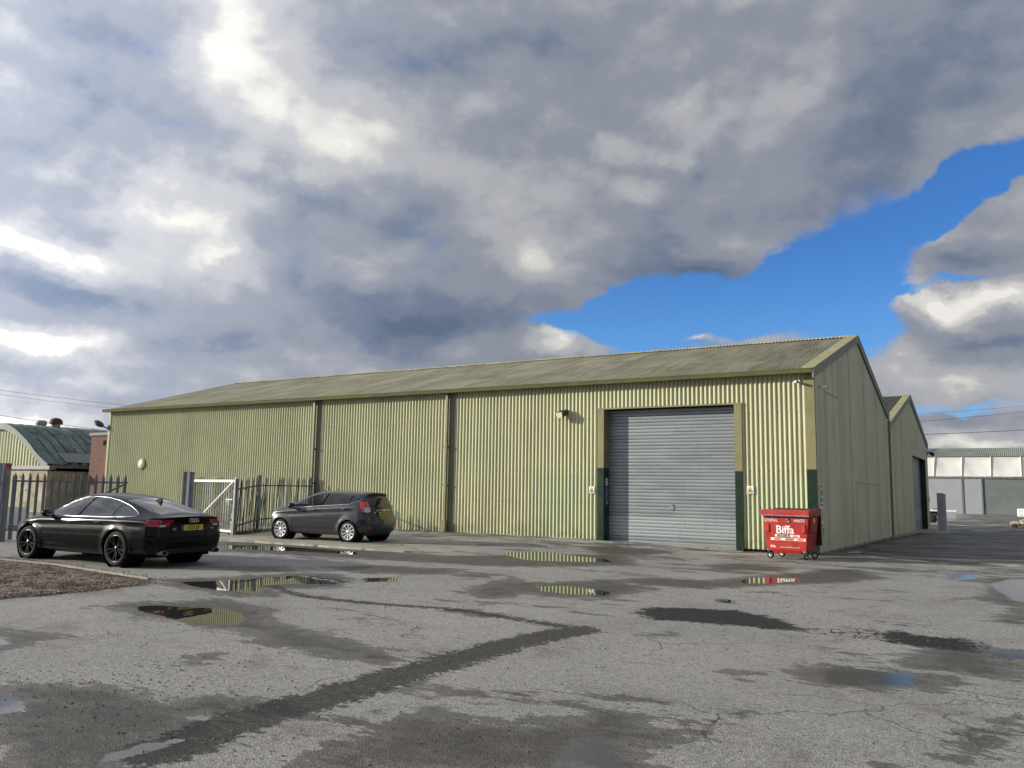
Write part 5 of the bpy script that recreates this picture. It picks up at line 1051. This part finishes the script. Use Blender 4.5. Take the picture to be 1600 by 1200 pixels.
# ---- black five-door fastback saloon
th = 3.185
a7 = empty('parked_car', (-10.148, -14.975, tz(-10, -15)+.012), th, 'black fastback car with black wheels and plate CE12 LJF parked on the left', 'car')
DLO = [(2.42, .955), (2.14, 1.10), (1.80, 1.235), (1.45, 1.315), (1.1, 1.335), (.75, 1.318), (.40, 1.262), (.05, 1.175), (-.25, 1.075), (-.42, 1.005), (-.36, .985), (-.1, .968), (.6, .950), (1.5, .940), (2.3, .935)]
spA = dict(split=(1, 2, 3, 4, 8, 10, 11), AR=-1.11, AF=3.855, wb=2.914, R=.345, RA=.395, wmaxi=.955, zm=.60, rr=.34, rf=.75, kr=.55, kf=.55, belt=.905, bowr=.14, bowf=.42, blr=.35, blf=.5,
    w=[(-1.11, .90), (-.6, .935), (0, .953), (1.4, .948), (2.9, .945), (3.4, .92), (3.855, .88)],
    zb=[(-1.11, .27), (-.7, .22), (-.4, .19), (2, .17), (3.3, .18), (3.855, .22)],
    zsh=[(-1.11, .915), (-.7, .945), (0, .955), (1.5, .935), (2.5, .92), (3.1, .84), (3.6, .73), (3.855, .60)],
    zc=[(-1.11, .985), (-.95, 1.005), (-.7, 1.075), (-.35, 1.175), (0, 1.265), (.5, 1.355), (.9, 1.40), (1.3, 1.42), (1.6, 1.405), (1.9, 1.345), (2.3, 1.185), (2.72, 1.01), (3.0, .955), (3.4, .86), (3.7, .76), (3.855, .66)],
    wr=[(-1.11, .78), (-.8, .69), (-.4, .61), (.3, .575), (1.2, .59), (1.8, .61), (2.4, .68), (2.75, .745), (3.2, .70), (3.855, .60)],
    zrr=[(-1.11, .955), (-.85, .985), (-.45, 1.075), (0, 1.195), (.5, 1.295), (1.0, 1.345), (1.4, 1.348), (1.8, 1.27), (2.2, 1.12), (2.6, .965), (2.9, .93), (3.3, .83), (3.7, .72), (3.855, .63)],
    xr=[(.15, -1.0), (.28, -1.06), (.36, -1.085), (.50, -1.11), (.64, -1.11), (.68, -1.075), (.72, -1.05), (.84, -1.045), (.93, -1.075), (.985, -1.10), (1.2, -1.0)],
    xf=[(.15, 3.74), (.25, 3.82), (.45, 3.855), (.6, 3.84), (.75, 3.74), (1.0, 3.6)],
    crease=[(-1.11, .86), (0, .865), (1.5, .84), (2.9, .80), (3.855, .70)], sill=.33)
def clsA(c, t, s_, idx, kind):
    a, y, z = c[:, 0], np.abs(c[:, 1]), c[:, 2]; L = np.zeros(len(c), int)
    if kind == 'side':
        sideg = (t > idx[7]) & (t < idx[10]+1.5); D = inpoly(a, z, DLO) & sideg
        L[D] = 2
        pil = D & ((np.abs(a-(1.36-(z-.95)*.55)) < .035) | (np.abs(a-(.30-(z-.95)*.15)) < .012)); L[pil] = 3
        L[D & (a > 1.36-(z-.95)*.55)] = 1; L[D & (a < .30-(z-.95)*.15)] = 4; L[pil] = 3
        rail = .90*spl(*zip(*spA['wr']))(s_)
        L[(t >= idx[10]-.5) & (a < .30) & (a > -.80) & (y < rail+.02-.10*sst(-.5, -.8, a))] = 5
        L[(t >= idx[10]) & (a < 2.62) & (a > 1.78) & (y < rail+.03)] = 6
        gap = (t < idx[8]) & (z > .24) & ((np.abs(a-2.36-(z-.6)*.05) < .011) | (np.abs(a-1.30) < .011) | (np.abs(a-(.44-.35*sst(.75, .45, z)+.0)) < .011)); L[gap] = 7
    if kind in ('side', 'rear'):
        lamp = (z > .795+.0*y) & (z < .925) & (a < -.80) & (y > .415+(.925-z)*.9)
        L[lamp] = 8; L[lamp & (np.abs(y-(.60+(.925-z)*.6)) < .012)] = 7
        L[lamp & (z < .822) & (y > .60) & (y < .72)] = 11
        L[(kind == 'rear') & (z < .345) & (y < .80)] = 9
        L[(a < -1.0) & (np.abs(z-.955) < .006)] = 0
    if kind == 'front':
        L[(z > .28) & (z < .68) & (y < .42)] = 14; L[(z > .60) & (z < .72) & (y > .48)] = 10
    if kind == 'side': L[(a > 3.45) & (z > .60) & (z < .72) & (y > .5) & (t < idx[8])] = 10
    return L
matsA = {0: ('body', 'black_paint'), 1: ('front_window', 'tint'), 2: ('rear_window', 'tint'), 3: ('window_pillar', 'gapm'), 4: ('quarter_window', 'tint'), 5: ('back_window', 'tint'), 6: ('windscreen', 'tint'), 7: ('panel_gap', 'gapm'), 8: ('tail_light', 'tail'), 9: ('diffuser', 'blackpl'), 10: ('headlight', 'clear'), 11: ('reversing_light', 'clear'), 14: ('grille', 'blackpl')}
SA, PA, AA, GA, idxA = car_skin(a7, spA, clsA, matsA)
trimline(a7, GA, [(2.42, .950), (2.14, 1.102), (1.80, 1.240), (1.45, 1.320), (1.1, 1.341), (.75, 1.323), (.40, 1.267), (.05, 1.180), (-.25, 1.080), (-.43, 1.005), (-.36, .980), (-.1, .963), (.6, .945), (1.5, .935), (2.42, .938)], .0065, 'alu', 'window_trim')
for s_ in (1, -1):
    wheel(a7, 0, s_, .83, .345, .245, .258, 5, 'alloydk', 'double'); wheel(a7, 2.914, s_, .83, .345, .245, .258, 5, 'alloydk', 'double')
arches(a7, spA); mirror(a7, 2.18, 1.005, .985, 'black_paint'); handles(a7, GA, [(1.50, .815), (.62, .83)], 'black_paint', .22)
plate(a7, -1.062, .765, .0, 'CE12 LJF')
bd = MB()
for k in range(4):
    T = Matrix.Translation((-1.098, (1.5-k)*.052, .905)) @ Matrix.Rotation(math.pi/2, 4, 'Y')
    bd.tube([T @ Vector((.036*math.cos(t), .036*math.sin(t), 0)) for t in np.linspace(0, 2*math.pi, 21)[:-1]], .0062, 6, close=True)
bd.build('badge', M['chrome'], a7)
Tt = Matrix.Translation((-1.075, 0, .745)) @ Matrix.Rotation(-math.pi/2, 4, 'Z') @ Matrix.Rotation(math.pi/2, 4, 'X')
for tx, xo in (('A7', -.46), ('TDI', .46)):
    V, Fc = text_mb(tx, .055 if tx == 'A7' else .042, .001, .002, 1.2); MB().add([(x+xo, y, z_+.022) for x, y, z_ in V], Fc, 0, Tt).build('badge_lettering', M['alu'], a7)
for s_ in (1, -1):
    T = Matrix.Translation((-1.04, s_*.63, .285)) @ Matrix.Rotation(-math.pi/2, 4, 'Y') @ Matrix.Diagonal((.72, 1.15, 1, 1))
    MB().lathe([(.05, -.12), (.05, .03), (.060, .045), (.066, .04), (.066, -.12)], 24, 0, T).build('exhaust_pipe', M['galvdk'], a7)
MB().tube([(-1.112+.02*abs(y), y, .372-.03*abs(y)) for y in np.linspace(-.62, .62, 15)], .006, 6).build('bumper_trim', M['blackpl'], a7)
MB().add([(-.03, 0, 1.345), (-.05, .004, 1.34), (-.05, -.004, 1.34), (.16, 0, 1.29), (-.03, .03, 1.22), (-.03, -.03, 1.22)], [(0, 1, 2), (0, 3, 4, 1), (0, 2, 5, 3), (1, 4, 5, 2)], 0, Matrix.Translation((-.06, 0, 0))).build('roof_aerial', M['rubber'], a7)
MB().box(-.75, 3.5, -.72, .72, .18, .24).box(-.55, .55, -.5, .5, .3, .75).build('underbody', M['dark'], a7)

# ---- dark grey five-door hatchback
fi = empty('parked_car', (-11.614, -6.848, padz(-12, -6.8)+.002), 3.247, 'dark grey hatchback with silver wheels parked by the corrugated wall', 'car')
DLF = [(2.18, .985), (1.85, 1.165), (1.5, 1.305), (1.15, 1.375), (.8, 1.393), (.4, 1.382), (.05, 1.345), (-.2, 1.29), (-.30, 1.245), (-.24, 1.205), (-.02, 1.115), (.10, 1.095), (.9, 1.045), (1.6, .995), (2.18, .965)]
spF = dict(split=(1, 2, 3, 4, 8, 10, 11, 13), AR=-.68, AF=3.289, wb=2.489, R=.305, RA=.345, wmaxi=.865, zm=.62, rr=.30, rf=.62, kr=.45, kf=.55, belt=.915, bowr=.10, bowf=.34, blr=.95, blf=.45,
    w=[(-.68, .83), (-.3, .855), (0, .862), (1.2, .855), (2.5, .85), (3.0, .82), (3.289, .78)],
    zb=[(-.68, .26), (-.3, .21), (.5, .18), (2.2, .18), (3.0, .2), (3.289, .24)],
    zsh=[(-.68, 1.03), (-.3, 1.085), (0, 1.085), (1, 1.03), (1.8, .97), (2.3, .93), (2.7, .86), (3.0, .77), (3.289, .64)],
    zc=[(-.68, 1.435), (-.3, 1.455), (.2, 1.475), (.8, 1.492), (1.2, 1.478), (1.5, 1.435), (1.8, 1.34), (2.2, 1.17), (2.6, 1.02), (2.8, .965), (3.0, .89), (3.2, .79), (3.289, .70)],
    wr=[(-.68, .54), (-.2, .56), (.5, .565), (1.3, .575), (1.8, .61), (2.3, .68), (2.6, .71), (3.0, .64), (3.289, .55)],
    zrr=[(-.68, 1.38), (-.2, 1.40), (.4, 1.415), (.9, 1.42), (1.3, 1.39), (1.6, 1.315), (1.9, 1.19), (2.3, 1.03), (2.6, .95), (2.9, .87), (3.289, .67)],
    xr=[(.15, -.5), (.25, -.60), (.40, -.655), (.55, -.675), (.68, -.67), (.74, -.64), (.90, -.615), (1.0, -.59), (1.2, -.485), (1.32, -.415), (1.36, -.43), (1.40, -.45), (1.46, -.40)],
    xf=[(.15, 3.2), (.3, 3.27), (.5, 3.289), (.65, 3.27), (.8, 3.16), (1.0, 3.05)],
    crease=[(-.68, 1.0), (0, .97), (1.2, .90), (2.0, .84), (3.289, .78)], sill=.34)
def clsF(c, t, s_, idx, kind):
    a, y, z = c[:, 0], np.abs(c[:, 1]), c[:, 2]; L = np.zeros(len(c), int)
    if kind == 'side':
        D = inpoly(a, z, DLF) & (t > idx[7]) & (t < idx[10]+1.5); pa = 1.02-(z-1.05)*.35; pb = .04-(z-1.1)*.05
        L[D] = 2; L[D & (a > pa)] = 1; L[D & (a < pb)] = 4; L[D & (np.abs(a-pa) < .032)] = 3; L[D & (np.abs(a-pb) < .018)] = 3
        rail = .90*spl(*zip(*spF['wr']))(s_); L[(t >= idx[10]) & (a < 2.5) & (a > 1.62) & (y < rail+.03)] = 6
        gap = (t < idx[8]) & (z > .26) & ((np.abs(a-2.10) < .010) | (np.abs(a-1.02) < .010) | (np.abs(a-(.02+.42*sst(.75, .35, z))) < .010)); L[gap] = 7
    if kind in ('side', 'rear'):
        edge = -.36-(1.20-z)*.55
        lamp = (z > .865) & (z < 1.215-(.80-y)*.25) & (y > .56+.02*(z-.9)) & (a < np.maximum(edge, -.60)+.10)
        L[lamp] = 8; L[lamp & (z < 1.01) & (y < .76) & (y > .575)] = 11
        L[(a < -.22) & (z > 1.405)] = 12
    if kind == 'rear':
        L[(z > .985) & (z < 1.345) & (y < .54-.06*(z-1))] = 5
        L[(z > 1.345)] = 12
        L[(z < .40+.02*y) & (y < .66)] = 9; L[(z > .40) & (z < .455) & (y > .56) & (y < .74)] = 13
        L[(np.abs(z-.705) < .006)] = 7
    if kind == 'front':
        L[(z > .25) & (z < .5) & (y < .45)] = 14; L[(z > .62) & (z < .76) & (y > .42)] = 10
    if kind == 'side': L[(a > 2.80) & (z > .68) & (z < .84) & (y > .5) & (t < idx[8]+3)] = 10
    return L
matsF = {0: ('body', 'grey_paint'), 1: ('front_window', 'cglass'), 2: ('rear_window', 'rglass'), 3: ('window_pillar', 'gapm'), 4: ('quarter_window', 'rglass'), 5: ('back_window', 'rglass'), 6: ('windscreen', 'cglass'), 7: ('panel_gap', 'gapm'), 8: ('tail_light', 'tail2'), 9: ('lower_bumper', 'blackpl'), 10: ('headlight', 'clear'), 11: ('reversing_light', 'clear'), 12: ('spoiler', 'blk'), 13: ('reflector', 'tail2'), 14: ('grille', 'blackpl')}
SF, PF, AF_, GF, idxF = car_skin(fi, spF, clsF, matsF)
trimline(fi, GF, [(2.18, .962), (1.6, .99), (.9, 1.04), (.10, 1.09), (-.02, 1.11), (-.24, 1.20), (-.31, 1.245)], .009, 'alu', 'window_trim')
for s_ in (1, -1):
    wheel(fi, 0, s_, .765, .305, .195, .222, 10, 'alloy', 'single'); wheel(fi, 2.489, s_, .765, .305, .195, .222, 10, 'alloy', 'single')
arches(fi, spF); mirror(fi, 2.03, .95, 1.02, 'blk'); handles(fi, GF, [(1.22, .915), (.14, .965)], 'grey_paint', .18)
plate(fi, -.652, .83, -.06, 'LM65 UXD')
MB().tube([(-.635+.03*y*y, y, .925) for y in np.linspace(-.36, .36, 9)], .012, 6).build('tailgate_trim', M['chrome'], fi)
MB().lathe([(0, .004), (.04, .004), (.048, 0)], 20, 0, Matrix.Translation((-.655, 0, .925)) @ Matrix.Rotation(-math.pi/2, 4, 'Y') @ Matrix.Diagonal((.55, 1.3, 1, 1))).build('badge', M['alu'], fi)
Tt = Matrix.Translation((-.655, 0, .865)) @ Matrix.Rotation(-math.pi/2, 4, 'Z') @ Matrix.Rotation(math.pi/2, 4, 'X')
MB().box(-.52, -.42, -.008, .010, 0, .006, 0, Tt).box(.43, .52, -.008, .010, 0, .006, 0, Tt).build('badge', M['alu'], fi)
MB().bar((-.47, .02, 1.31), (-.585, .30, 1.03), .012).bar((-.60, .05, 1.005), (-.575, .34, 1.05), .02).build('rear_wiper', M['blk'], fi)
sb = MB()
for a_, y_ in ((1.35, .36), (1.35, -.36)): sb.box(a_-.25, a_+.25, y_-.23, y_+.23, .35, .62).box(a_-.36, a_-.2, y_-.22, y_+.22, .55, 1.12).box(a_-.36, a_-.26, y_-.12, y_+.12, 1.14, 1.30)
sb.box(.1, .5, -.6, .6, .35, .65).box(-.02, .14, -.6, .6, .6, 1.12).box(1.95, 2.4, -.66, .66, .7, .95).box(-.5, 2.6, -.66, .66, .2, .3)
sb.build('seats', M['seat'], fi, bevel=.04)
sw_ = MB().tube([Matrix.Translation((1.85, -.36, .95)) @ Matrix.Rotation(R(65), 4, 'Y') @ Vector((.18*math.cos(t), .18*math.sin(t), 0)) for t in np.linspace(0, 2*math.pi, 25)[:-1]], .016, 6, close=True).build('steering_wheel', M['blk'], fi)
